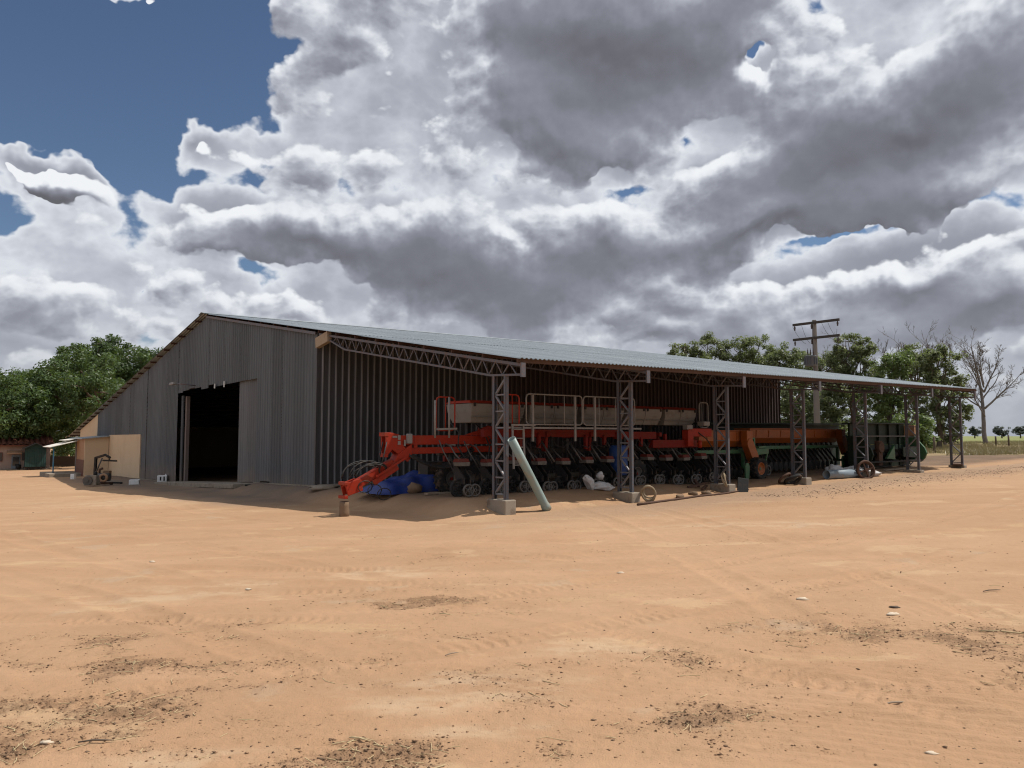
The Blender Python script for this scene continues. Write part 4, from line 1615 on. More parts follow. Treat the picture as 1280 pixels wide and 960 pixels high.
mb.build('cutter_floor', M['black'], hd)
mb = MB()
mb.cyl((.1, -.15, .62), (L - .1, -.15, .62), .12, n=12)
aug = mb.build('auger_tube', M['black'], hd)
mb = MB()
vs, fs = [], []
NA = 150
for k in range(NA):
    a = k * .36
    x = .15 + (L - .3) * k / (NA - 1)
    for r in (.12, .25):
        vs.append((x, -.15 + r * cos(a), .62 + r * sin(a)))
fs = [(2 * k, 2 * k + 1, 2 * k + 3, 2 * k + 2) for k in range(NA - 1)]
mb.add(vs, fs, True)
mb.build('auger_flight', M['black'], aug)
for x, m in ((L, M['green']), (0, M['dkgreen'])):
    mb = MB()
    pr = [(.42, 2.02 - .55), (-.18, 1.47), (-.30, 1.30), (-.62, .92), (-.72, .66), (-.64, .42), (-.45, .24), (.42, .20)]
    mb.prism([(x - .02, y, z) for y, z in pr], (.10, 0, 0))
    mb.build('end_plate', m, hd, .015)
mb = MB()
mb.box((L + .05, .12, 1.72), (.12, .62, .5))
mb.build('end_board', M['tan'], hd, .01)
mb = MB()
mb.box((1.25, -.35, .7), (.35, .2, 1.1))
mb.cyl((1.25, -.5, .95), (1.25, -.3, .95), .25, n=18)
mb.build('gear_cover', M['rust'], hd, .02)
mb = MB()
mb.prism([(1.7, -.5, .45), (2.5, -.5, .40), (2.45, -.5, 1.05)], (0, .12, 0))
mb.build('divider_point', M['green'], hd, .015)
mb = MB()
mb.bar((3.4, -.42, .72), (L - .1, -.42, .72), .06, .45)
mb.build('front_shield', M['dkgreen'], hd, .012)
for x in (.4, L - .3):
    mb = MB()
    mb.bar((x, .3, -.05), (x, .3, .5), .14, .16, (1, 0, 0))
    mb.build('support_leg', M['black'], hd)

mb = MB()
mb.bar((-6.5, 3.3, 1.98), (L, 3.3, 2.06), .9, .06)
mb.build('rear_canopy', M['dkgreen'], hd)
mb = MB()
mb.bar((-6.3, 3.6, .85), (L, 3.6, .85), .06, 2.3)
mb.build('dark_backing_sheet', M['dkgreen'], hd)  # dark sheet added behind the machines to keep the gaps black

# ================================================================ things lying and leaning about
rt = random.Random(21)


def tagged(mb, name, m, label, cat, group=None, loc=None, rotz=0, bevel=0):
    o = mb.build(name, m, None, bevel)
    if loc is not None:
        o.location = loc
        o.rotation_euler = (0, 0, rotz)
    return tag(o, label, cat, group)


def gp(s, t, up=0.0):
    q = B(s, t)
    return Vector((q.x, q.y, gz(q.x, q.y, False) + up))


# log under the hitch
q = gp(-2.72, 3.08)
mb = MB()
n = 12
for k in range(n):
    pass
mb.lump((0, 0, .12), (.125, .12, .32), 3, .05, 14, 8, .2)
mb = MB()
mb.tube([(0, 0, -.08), (.01, 0, .1), (0, .01, .25), (.005, 0, .36)], [.135, .125, .12, .118], 14)
tagged(mb, 'log', M['stump'], 'short upright log propping up the red planter hitch', 'log', None, q)

# blue tarpaulin pile
q = gp(.35, 5.2)
mb = MB()
nx, ny = 40, 22
vs = []
for i in range(nx + 1):
    for j in range(ny + 1):
        u, v = i / nx * 2 - 1, j / ny * 2 - 1
        x, y = u * 1.45, v * .95
        env = max(0, 1 - abs(u) ** 2.6) * max(0, 1 - abs(v) ** 2.4)
        a = .75 + .38 * sin(u * 2.2 - .6) + .22 * sin(u * 5.1 + v * 2.0) + .12 * sin(u * 9 - v * 7) + .10 * sin(v * 11 + u * 4)
        z = env * (.50 + .42 * a) + .05 * sin(u * 11 + v * 7 + 2 * sin(v * 5)) * env + .03 * abs(sin(v * 11 - u * 7 + sin(u * 6))) * env + .012
        vs.append((x + .04 * sin(v * 9), y + .05 * sin(u * 11), z))
mb.add(vs, [(i * (ny + 1) + j, (i + 1) * (ny + 1) + j, (i + 1) * (ny + 1) + j + 1, i * (ny + 1) + j + 1) for i in range(nx) for j in range(ny)], True)
tagged(mb, 'tarpaulin', M['tarp'], 'crumpled blue tarpaulin heaped under the red planter tongue', 'tarpaulin', None, q, ROTZ).scale = (.9, .9, .62)
q = gp(.05, 4.25)
mb = MB()
mb.lump((0, 0, .14), (.22, .17, .16), 9, .16, 12, 8, .1)
tagged(mb, 'stone', M['stump'], 'grey block of rubble sitting in front of the blue tarpaulin', 'stone', None, q + Vector((0, 0, -.02)))

# green pipe leaning on the first post
mb = MB()
a, b_ = B(-.03, -.24, 1.83), on_ground(684, 638, .02)
d = (b_ - a).normalized()
sd = d.orthogonal().normalized()
N = 18
mat3 = Matrix((sd, d.cross(sd), d)).transposed()
Lp = (b_ - a).length
mb.lathe([(.105, 0), (.105, Lp * .5), (.105, Lp - .16), (.118, Lp - .14), (.118, Lp), (.10, Lp), (.10, Lp - .1), (.092, Lp * .5), (.092, 0)], 22, a, mat3, closed=True)
tagged(mb, 'pipe', M['greenpipe'], 'pale green pipe leaning against the nearest lattice post', 'pipe')

# sacks
def sack(q, rad, seed, label, rot=(0, 0, 0), group='white sacks on the ground by the planter'):
    """crumpled woven sack: a flattened bag with creases and a gathered mouth at +x"""
    rd = random.Random(seed)
    ph = [rd.uniform(0, 6.28) for _ in range(8)]
    mb = MB()
    nu, nv = 20, 26
    vs = []
    for i in range(nu + 1):
        u = i / nu
        x = rad[0] * (2 * u - 1) * (1.12 if u > .8 else 1)
        prof = (1 - abs(2 * u - 1) ** 3.2) ** .55 if u < .8 else max(.16, (1 - abs(2 * u - 1) ** 3.2) ** .55 * (1 - (u - .8) * 3.2)) + (u - .93) * 2.2 * (u > .93)
        for k in range(nv):
            a = 2 * pi * k / nv
            cr = 1 + .10 * abs(sin(a * 2.5 + ph[0] + u * 4)) - .08 * abs(sin(u * 13 + ph[1] + a * 1.5)) + .07 * sin(a * 7 + ph[2] + u * 9)
            y, z = cos(a) * rad[1] * prof * cr, sin(a) * rad[2] * prof * cr
            z = max(z, -rad[2] * .62)
            vs.append((x + .04 * sin(a * 3 + ph[3]), y, z + rad[2] * .15 * sin(u * 5 + ph[4])))
    mb.add(vs, [(i * nv + k, (i + 1) * nv + k, (i + 1) * nv + (k + 1) % nv, i * nv + (k + 1) % nv) for i in range(nu) for k in range(nv)], True)
    o = mb.build('sack', M['sack'])
    o.location = q
    o.rotation_euler = rot
    return tag(o, label, 'sack', group)


sack(on_ground(737, 612, .16), (.27, .14, .14), 4, 'white woven sack slumped upright against the planter wheels', (0, .85, .6))
sack(on_ground(753, 613, .09), (.30, .2, .14), 8, 'white woven sack lying flat between the planter and the second post', (0, 0, .25))
mb = MB()
mb.lump((0, 0, 0), (.12, .1, .12), 5, .15, 12, 8)
o = tagged(mb, 'rag', M['sack'], 'white crumpled bag stuck on top of a planter wheel', 'bag', None, B(4.82, 1.60, .72))
# blue barrel
q = gp(6.3, 2.25)
mb = MB()
mb.lathe([(.001, 0), (.26, 0), (.285, .04), (.29, .28), (.30, .30), (.29, .32), (.29, .58), (.30, .60), (.29, .62), (.285, .88), (.25, .93), (.22, .94), (.001, .93)], 26)
o = tagged(mb, 'barrel', M['bluebarrel'], 'blue plastic barrel behind the second lattice post', 'barrel', None, q + Vector((0, 0, .3)))
mb = MB()
mb.box((0, 0, .15), (.6, .6, .3))
tagged(mb, 'crate', M['black'], 'dark low crate under the blue barrel', 'crate', None, q, ROTZ, .01)


# loops of belting and worn tyres leaning on the footings
def ring(q, R_, r, m, name, label, cat, tilt, rz, sq=1.0, group=None, coils=1, spokes=0, wob=.05):
    mb = MB()
    for c in range(coils):
        pts = []
        k_ = 30
        for k in range(k_ + 1):
            a = 2 * pi * k / k_
            rr = R_ * (1 - .09 * c) * (1 + wob * sin(2 * a + c) + wob * .6 * sin(3 * a + 2 * c))
            pts.append((rr * cos(a) * sq, r * 1.7 * c + .02 * sin(a * 2 + c * 2), R_ + rr * sin(a)))
        mb.tube(pts, r, 7, False)
    for k in range(spokes):
        a = pi * k / spokes + .3
        mb.bar((cos(a) * R_ * .95, 0, R_ + sin(a) * R_ * .95), (-cos(a) * R_ * .95, 0, R_ - sin(a) * R_ * .95), .05, .03, (0, 1, 0))
    if spokes:
        mb.cyl((0, -.07, R_), (0, .07, R_), .07, n=12)
    o = mb.build(name, m)
    o.rotation_euler = Euler((tilt, 0, rz))
    o.location = q
    return tag(o, label, cat, group)


P2, P3, P4, P5 = PITCHS, 2 * PITCHS, 3 * PITCHS, 4 * PITCHS
ring(gp(P2 + .42, -.28, .0), .25, .028, M['beigehose'], 'belt_loop', 'bleached loop of old belting leaning on the second post footing', 'belt', .5, ROTZ - 1.15, .78, None, 3)
ring(gp(P3 + .03, -.02, .12), .27, .03, M['beigehose'], 'belt_loop', 'pale arched ring standing behind the third post footing', 'belt', -.35, ROTZ + .5, 1.0, None, 2)
mb = MB()
mb.bar((0, 0, -.02), (.08, .18, .42), .05, .34, (1, 0, 0))
tagged(mb, 'metal_plate', M['black'], 'dark metal plate leaning against the third post footing', 'plate', None, gp(P3 + .38, -.25), ROTZ - .7, .01)
for k, (ds, dt, L_, a) in enumerate(((-.45, .55, .55, .3), (-.55, .75, .7, -.4), (-.3, .95, .5, .8))):
    mb = MB()
    mb.bar((-L_ / 2, 0, .05), (L_ / 2, .05, .12 + .05 * k), .08, .06)
    tagged(mb, 'scrap_piece', M['rust'], ('short rusty bar of the scrap heap at the third post', 'longest rusty bar of the scrap heap at the third post', 'rusty offcut lying farthest under the roof at the third post')[k], 'scrap', 'scrap metal at the third post', gp(P3 + ds, dt), a + ROTZ)
ring(gp(P4 - .45, .35, .02), .25, .06, M['tyre'], 'discarded_tyre_ring', 'worn black tyre leaning on the fourth post footing', 'old tyre', .95, ROTZ - .3, 1.0, 'worn tyres by the posts')
ring(gp(P4 - .62, .52, .02), .22, .045, M['rust'], 'iron_hoop', 'smaller rusty hoop behind the worn tyre at the fourth post', 'hoop', .7, ROTZ - .1, 1.0, None)
ring(gp(P5 - .28, -.12, .0), .33, .045, M['rust'], 'spoked_iron_hoop', 'rusty spoked iron wheel leaning on the fifth post', 'iron hoop', -.12, ROTZ - .55, 1.0, None, 2, 2, .0)
# grey pipe on the ground and the sack heap by the fifth post
mb = MB()
mb.lathe([(.17, 0), (.17, 2.2), (.15, 2.2), (.15, 0)], 18, (0, 0, .17), RY(pi / 2), closed=True)
tagged(mb, 'pipe', M['greypipe'], 'fat grey pipe lying on the ground before the fifth post', 'pipe', None, gp(P5 - 2.1, .5), ROTZ - .12)
sack(gp(P5 - .5, 1.0, .17), (.46, .3, .24), 31, 'grey-white sack at the back of the heap by the fifth post', (0, 0, .6), 'sacks heaped at the fifth post')
sack(gp(P5 + .25, .75, .15), (.42, .26, .2), 33, 'bulging white sack right of the rusty iron wheel', (0, 0, .2), 'sacks heaped at the fifth post')
sack(gp(P5 + .75, .35, .10), (.42, .26, .15), 35, 'flat white sack lying at the front of the heap', (0, 0, -.4), 'sacks heaped at the fifth post')
mb = MB()
mb.bar((-.55, 0, .06), (.55, .1, .06), .4, .05)
tagged(mb, 'metal_plate', M['rust'], 'rusty plate lying flat at the foot of the last post', 'plate', None, gp(6 * PITCHS - .1, .1, .1), ROTZ + .3)
# long thin pole on the ground between second and third posts
a, b_ = on_ground(797, 632, .03), on_ground(936, 613, .03)
mb = MB()
pts = []
for u in np.linspace(0, 1, 9):
    p = a.lerp(b_, u)
    pts.append(Vector((p.x, p.y, gz(p.x, p.y) + .03)))
mb.tube(pts, [.035, .034, .03, .03, .028, .026, .025, .022, .02], 7)
tagged(mb, 'wooden_pole', M['rust'], 'long thin brown pole lying between second and third posts', 'pole')
for k, (px, py, r) in enumerate(((850, 622, .10), (867, 619, .13), (884, 619, .15))):
    mb = MB()
    mb.lump((0, 0, r * .3), (r * 1.6, r * .8, r * .55), 40 + k, .22, 9, 6)
    tagged(mb, 'clod', M['stump'], ('smallest brown clod of three between second and third posts', 'middle brown clod of three between second and third posts', 'largest brown clod of three between second and third posts')[k], 'clod', 'brown clods on the bank', on_ground(px, py), rt.uniform(0, 3))
mb = MB()
mb.bar((0, 0, .05), (1.5, .1, .03), .16, .05)
tagged(mb, 'plank', M['wood'], 'grey plank lying under the planter by the front tyre', 'plank', None, gp(-.3, 3.1) , ROTZ)
mb = MB()
mb.bar((0, 0, .05), (2.2, .2, .05), .14, .05)
tagged(mb, 'plank', M['wood'], 'long grey plank lying before the crop header', 'plank', None, gp(21.0, .9), ROTZ)

# ---------------------------------------------------------------- by the gable: hoist, engine, boxes
hp = on_ground(118, 606)
hy = hp.y
eh = thing('engine_hoist', 'black engine hoist with bent boom in front of the cream wall', 'hoist', hp, -.15)
kx = hy / FPX      # metres per photo pixel there
mb = MB()
mb.bar((0, 0, .1), (.03, 0, 1.42), .13, .11, (1, 0, 0))
mb.build('mast', M['black'], eh, .01)
mb = MB()
mb.bar((0, 0, 1.38), (.62, -.05, 1.55), .10, .11)
mb.bar((.58, -.05, 1.55), (.92, -.1, 1.40), .09, .10)
boom = mb.build('boom', M['black'], eh, .008)
mb = MB()
mb.bar((.55, -.15, 1.26), (1.32, -.15, 1.24), .10, .08)
mb.bar((.9, -.12, 1.26), (.9, -.12, 1.42), .04, .04, (1, 0, 0))
mb.build('lifting_bar', M['black'], boom)
mb = MB()
mb.cyl((.06, -.08, .5), (.45, -.08, 1.38), .035, n=10)
mb.build('hydraulic_ram', M['grey_iron'], eh)
for sy in (-.38, .38):
    mb = MB()
    mb.bar((-.1, sy * .5, .1), (1.3, sy, .09), .08, .08)
    lg = mb.build('leg', M['black'], eh)
    mb = MB()
    disc_wheel(mb, (1.25, sy, .06), .06, .04, 12)
    mb.build('castor', M['black'], lg)
# engine standing beside it
q = on_ground(117, 608)
en = thing('old_engine', 'grey old engine block on the ground at the hoist foot', 'engine', q, .1)
mb = MB()
mb.box((0, -.2, .32), (.62, .5, .5), top=(.85, .8))
mb.build('block', M['concrete'], en, .04)
mb = MB()
mb.cyl((-.1, -.5, .3), (-.1, -.42, .3), .22, n=20)
mb.cyl((-.1, -.54, .3), (-.1, -.40, .3), .07, n=12)
mb.build('flywheel', M['grey_iron'], en)
mb = MB()
mb.cyl((.15, -.2, .55), (.15, -.2, .72), .09, n=12)
mb.build('air_filter', M['black'], en)
q = on_ground(129, 607)
en2 = thing('water_pump', 'pinkish motor pump with round casing beside the old engine', 'pump', q, .1)
mb = MB()
mb.cyl((-.35, 0, .42), (.30, 0, .42), .2, n=18)
mb.build('casing', M['grey_iron'], en2)
mb = MB()
mb.box((0, 0, .12), (.75, .4, .1))
mb.build('skid', M['rust'], en2)
mb = MB()
mb.lathe([(.12, -.05), (.22, -.04), (.22, .04), (.12, .05)], 18, (.1, -.25, .4), RX(pi / 2), closed=True)
mb.build('pulley', M['tan'], en2)
mb = MB()
mb.tube([(-.2, 0, .6), (-.2, 0, .8), (-.05, 0, .86)], .06, 8)
mb.build('outlet', M['rust'], en2)
q = on_ground(134, 598)
mb = MB()
mb.box((0, 0, .24), (.36, .3, .46))
for z in (.1, .22, .34):
    mb.box((0, -.16, z), (.38, .02, .08))
tagged(mb, 'wooden_crate', M['stump'], 'brown slatted crate against the cream wall behind the hoist', 'crate', None, q, 0)


def foam(px, py, w, d_, h, rz, label):
    mb = MB()
    mb.box((0, 0, h / 2), (w, d_, h))
    return tagged(mb, 'foam_box', M['whitebox'], label, 'box', 'white boxes by the gable wall', on_ground(px, py, -.01), rz, .012)


foam(168, 605.5, .46, .4, .25, .3, 'low white box alone on the ground before the cream panel')
foam(203, 602.5, .46, .45, .36, .3, 'white box with dark marks, left one of the pair by the doorway')
foam(213.5, 601.5, .50, .45, .42, .3, 'taller white box touching its neighbour beside the door jamb')
foam(91.5, 599, .24, .24, .33, 0, 'small white box standing on the porch step')
for k, (px, h) in enumerate(((200.5, .2), (205.0, .22))):
    mb = MB()
    mb.box((0, 0, .2), (.07, .02, h))
    tagged(mb, 'dark_mark', M['dark'], ('dark tape strip on the front of the left white box', 'dark strip between the two white boxes')[k], 'strip', None, on_ground(px, 603.2, .0), .3)
a = on_ground(204, 598, 0)
mb = MB()
mb.cyl((0, 0, 0), (.42, .55, 1.0), .025, n=7)
mb.bar((.38, .5, .75), (.42, .55, 1.05), .09, .06, (1, 0, 0))
tagged(mb, 'spade', M['rust'], 'brown handled tool leaning on the gable behind white boxes', 'tool', None, a)
mb = MB()
mb.tube([(0, 0, .04), (.5, .3, .05), (1.2, .4, .06), (2.0, .9, .05)], .035, 6)
tagged(mb, 'iron_bar', M['black'], 'black iron bar on the ground at the sliding door foot', 'bar', None, on_ground(306, 608))
mb = MB()
mb.lump((0, 0, .02), (.5, .3, .10), 77, .2, 10, 6)
tagged(mb, 'stone', M['concrete'], 'flat pale stone at the shed corner', 'stone', None, on_ground(405, 611))

# ---------------------------------------------------------------- tractor faintly seen inside
q = gp(8.5, 25.6)
tr_ = thing('tractor', 'dark green tractor barely visible inside the dark doorway', 'tractor', q, ROTZ + 2.2)
mb = MB()
mb.box((.9, 0, 1.25), (1.8, .75, .6), top=(.95, .8))
mb.build('bonnet', M['green'], tr_, .05)
mb = MB()
mb.box((.7, 0, .75), (2.4, .45, .5))
mb.build('chassis', M['black'], tr_)
mb = MB()
for x, y in ((-.8, -.6), (-.8, .6), (.05, -.55), (.05, .55)):
    mb.bar((x, y, 1.3), (x, y, 2.45), .07, .07, (1, 0, 0))
mb.box((-.4, 0, 2.5), (1.3, 1.5, .12))
mb.build('cab', M['green'], tr_, .02)
mb = MB()
mb.box((-.4, 0, 1.25), (.5, .5, .5))
mb.build('seat', M['black'], tr_, .04)
for x, y, r, w in ((-.6, -.85, .8, .45), (-.6, .85, .8, .45), (1.5, -.7, .5, .3), (1.5, .7, .5, .3)):
    wheel(tr_, (x, y, r), r, w, r * .55, M['orange'])
for y in (-.25, .25):
    mb = MB()
    mb.cyl((1.78, y, 1.3), (1.83, y, 1.3), .09, n=12)
    mb.build('headlight', M['white'], tr_)

# ---------------------------------------------------------------- annexe porch at the left of the gable
an0 = gp(0, 43.5)
an = thing('annexe', 'low cream annexe with brown dado and awning at the gable end', 'annexe', (OX, OY, 0), ROTZ)
zb = pg(-1, 44) - .1
ztop = lambda s: 1.86 + .10 * s       # lean-to roof rises to the gable
mb = MB()
mb.prism([(-.05, 43.62, zb), (-.05, 43.62, ztop(0)), (-1.5, 43.62, ztop(-1.5)), (-1.5, 43.62, zb)], (0, .15, 0))
wl = mb.build('side_wall', M['cream'], an)
mb = MB()
mb.box((-1.44, 45.1, (zb + ztop(-1.5)) / 2 + .0), (.12, 2.66, ztop(-1.5) - zb))
fw = mb.build('front_wall', M['tan'], an)
mb = MB()
mb.box((-1.52, 45.1, zb + .62), (.03, 2.66, 1.15))
mb.build('dado', M['brownpaint'], fw)
mb = MB()
mb.box((-1.5, 46.55, .4), (.12, .14, 3.0))
mb.build('corner_post', M['white'], an)
mb = MB()
mb.prism([(-1.72, 43.4, ztop(-1.72)), (.0, 43.4, ztop(0)), (.0, 43.4, ztop(0) + .06), (-1.72, 43.4, ztop(-1.72) + .06)], (0, 5.0, 0))
mb.build('roof_sheet', M['roof'], an)
mb = MB()
mb.prism([(-3.25, 45.6, 1.12), (-1.55, 45.6, 1.56), (-1.55, 45.6, 1.60), (-3.25, 45.6, 1.16)], (0, 3.2, 0))
mb.build('awning', M['awning'], an)
mb = MB()
mb.prism([(-2.3, 46.2, 1.58), (-1.5, 46.2, 1.70), (-1.5, 46.2, 1.73), (-2.3, 46.2, 1.61)], (0, 2.4, 0))
mb.build('awning', M['awning'], an)
mb = MB()
mb.cyl((-2.9, 46.4, zb), (-2.9, 46.4, 1.22), .045, n=10)
mb.build('awning_post', M['bluepost'], an)
mb = MB()
mb.box((-2.45, 46.5, zb + .12), (1.9, 4.2, .34))
mb.build('porch_slab', M['concrete'], an, .03)

# ================================================================ trees
def leaf_cloud(name, clumps, n_per, size, mtl, parent, seed, up=.35, flat=.8, jitter=1.0):
    """leaf quads gathered in clumps; clumps = array of (x, y, z, radius)"""
    rg_ = np.random.default_rng(seed)
    cl = np.asarray(clumps, float)
    N = int(len(cl) * n_per)
    idx = rg_.integers(0, len(cl), N)
    d = rg_.normal(size=(N, 3))
    d /= np.linalg.norm(d, axis=1)[:, None]
    rad = rg_.random(N) ** .45
    d[:, 2] *= flat
    c = cl[idx, :3] + d * (rad * cl[idx, 3])[:, None]
    nrm = d * .8 + rg_.normal(size=(N, 3)) * .55 * jitter + np.array([0, 0, up])
    nrm /= np.linalg.norm(nrm, axis=1)[:, None]
    a = np.cross(nrm, rg_.normal(size=(N, 3)))
    a /= np.linalg.norm(a, axis=1)[:, None]
    b = np.cross(nrm, a)
    L = size * rg_.uniform(.65, 1.35, N)
    wd = L * rg_.uniform(.36, .55, N)
    droop = -nrm * (L * .18)[:, None]
    p0 = c - a * (L / 2)[:, None]
    p1 = c + b * (wd / 2)[:, None] - a * (L * .08)[:, None]
    p2 = c + a * (L / 2)[:, None] + droop
    p3 = c - b * (wd / 2)[:, None] - a * (L * .08)[:, None]
    v = np.stack([p0, p1, p2, p3], 1).reshape(-1, 3)
    me = bpy.data.meshes.new(name)
    me.vertices.add(4 * N)
    me.vertices.foreach_set('co', v.ravel())
    me.loops.add(4 * N)
    me.loops.foreach_set('vertex_index', np.arange(4 * N))
    me.polygons.add(N)
    me.polygons.foreach_set('loop_start', np.arange(N) * 4)
    me.update(calc_edges=True)
    me.materials.append(mtl)
    o = bpy.data.objects.new(name, me)
    COL.objects.link(o)
    if parent:
        o.parent = parent
    return o


def lobes_to_clumps(lobes, n, seed, rc=(.5, .9), shell=.55):
    """clump centres spread over the outer part of ellipsoid lobes (cx, cy, cz, rx, ry, rz)"""
    rg_ = np.random.default_rng(seed)
    lb = np.asarray(lobes, float)
    vol = (lb[:, 3] * lb[:, 4] * lb[:, 5]) ** .67
    pick = rg_.choice(len(lb), n, p=vol / vol.sum())
    d = rg_.normal(size=(n, 3))
    d /= np.linalg.norm(d, axis=1)[:, None]
    r = shell + (1 - shell) * rg_.random(n) ** .7
    c = lb[pick, :3] + d * r[:, None] * lb[pick, 3:6]
    return np.column_stack([c, rg_.uniform(rc[0], rc[1], n)])


def limb(mb, p, q, r0, r1, rnd, n=6, sides=6, wob=.08):
    p, q = Vector(p), Vector(q)
    L = (q - p).length
    pts, rr = [], []
    for k in range(n + 1):
        u = k / n
        o = Vector((rnd.uniform(-1, 1), rnd.uniform(-1, 1), rnd.uniform(-.6, .6))) * (L * wob * sin(pi * u))
        o.z += L * .06 * sin(pi * u)
        pts.append(p.lerp(q, u) + o)
        rr.append(r0 + (r1 - r0) * u)
    mb.tube(pts, rr, sides)
    return pts


def tree(label, base, lobes, mtl, seed, n_cl, n_leaf, leaf, rc, tr_r=.3, fork=.35, group=None, name='leafy_tree', flat=.8, shell=.55, bark='bark', bare_top=0):
    """lobes in world offsets from the base"""
    rnd = random.Random(seed)
    o = thing(name, label, 'tree', base, 0, group)
    top = max(l[2] + l[5] for l in lobes)
    mb = MB()
    fz = top * fork
    mb.tube([(0, 0, -.3), (0, 0, .2), (rnd.uniform(-.2, .2), rnd.uniform(-.2, .2), fz * .5), (0, 0, fz)], [tr_r * 1.4, tr_r * 1.05, tr_r * .9, tr_r * .8], 9)
    trunk = mb.build('trunk', M[bark], o)
    mb2 = MB()
    for l in lobes:
        e = Vector((l[0], l[1], l[2] + l[5] * .3))
        pts = limb(mb2, (0, 0, fz * rnd.uniform(.8, 1)), e, tr_r * .55, tr_r * .12, rnd)
        for k in range(4):
            s0 = pts[rnd.randint(2, len(pts) - 1)]
            dv = Vector((rnd.gauss(0, 1), rnd.gauss(0, 1), rnd.gauss(.4, .6))).normalized()
            limb(mb2, s0, Vector((l[0], l[1], l[2])) + Vector((dv.x * l[3], dv.y * l[4], dv.z * l[5])) * .85, tr_r * .22, tr_r * .05, rnd, 4, 5)
    lm = mb2.build('limbs', M[bark], trunk)
    lm['kind'] = 'stuff'
    leaf_cloud('crown', lobes_to_clumps(lobes, n_cl, seed, rc, shell), n_leaf / n_cl, leaf, mtl, o, seed + 5, flat=flat, up=.95 if mtl != M['leaf_mango'] else .5)
    return o


def px_lobes(base, Y, specs, depth=1.0):
    """specs in photo pixels (cx, cy, rx, ry[, dY]) -> lobes about the base"""
    k = Y / FPX
    out = []
    for s in specs:
        dY = s[4] if len(s) > 4 else 0
        c = at(s[0], s[1], Y + dY)
        out.append((c.x - base.x, c.y - base.y, c.z - base.z, s[2] * k, max(s[2], s[3]) * k * depth, s[3] * k))
    return out


def base_at(px, Y, dz=0.0):
    x = (px - 640) / FPX * Y * 1.0
    return Vector((x, Y, gz(x, Y, False) + dz))


# big dark dome of trees at the left
b = base_at(118, 84)
tree('broad dense dark green tree rising behind the shed gable', b,
     px_lobes(b, 84, [(115, 462, 46, 36), (160, 455, 44, 30, 2), (85, 478, 42, 34, -2), (120, 505, 52, 38, -4), (185, 462, 34, 32, 3), (60, 500, 40, 34, -2), (150, 505, 48, 44, 0), (92, 530, 44, 26, -5), (190, 500, 40, 50, 4), (130, 440, 26, 20, 0), (118, 492, 78, 56, 4), (95, 470, 40, 34, -10), (70, 505, 40, 30, -12), (118, 500, 40, 30, -13), (60, 488, 34, 26, -9)]),
     M['leaf_mango'], 101, 620, 78000, .33, (.55, 1.15), .6, .22, 'broad green trees at the left', shell=.5)
b = base_at(20, 82)
tree('lower dense green tree at the far left behind the tiled house', b,
     px_lobes(b, 82, [(20, 490, 40, 26), (-20, 505, 46, 40, 2), (45, 508, 38, 32, -2), (8, 530, 46, 28, -3), (-60, 520, 50, 48, 2), (30, 478, 24, 14, 0), (20, 500, 44, 30, -9), (-20, 505, 46, 34, -9), (50, 515, 34, 26, -11), (10, 520, 40, 22, -12)]),
     M['leaf_mango'], 102, 400, 50000, .33, (.55, 1.15), .5, .22, 'broad green trees at the left', shell=.5)
b = base_at(-120, 90)
tree('dense green tree beyond the left edge of the yard', b,
     px_lobes(b, 90, [(-60, 500, 50, 34, -12), (-110, 480, 60, 46), (-160, 500, 60, 50, 2), (-80, 520, 50, 40, -2)]),
     M['leaf_mango'], 103, 200, 14000, .46, (.6, 1.2), .5, .25, 'broad green trees at the left', shell=.5)

# round crowns seen over the roof
GR = 'round green trees behind the roof'
for (px, Y, lob, lab, sd) in (
    (855, 96, [(855, 440, 18, 14), (846, 452, 16, 14), (868, 452, 18, 16)], 'smallest round green tree over the roof, at the left of its row', 111),
    (890, 98, [(884, 435, 20, 17), (905, 438, 20, 17), (893, 455, 26, 18), (875, 450, 16, 14)], 'round green tree over the roof, second along its row', 112),
    (942, 98, [(925, 437, 20, 17), (948, 436, 26, 18), (965, 450, 20, 16), (935, 456, 30, 18)], 'widest round green tree over the roof', 113),
    (986, 94, [(985, 444, 16, 14), (996, 455, 22, 16), (972, 456, 20, 14)], 'round green tree over the roof, beside the utility pole', 114),
    (1016, 90, [(1016, 456, 20, 16), (1034, 460, 20, 18), (1044, 450, 14, 12)], 'low round green tree behind the utility pole transformer', 115),
):
    b = base_at(px, Y)
    tree(lab, b, px_lobes(b, Y, lob + [(px, 490, 26, 30), (px + 4, 515, 20, 20)]), M['leaf_belt'], sd, 150, 12000, .31, (.42, .8), .28, .35, GR)

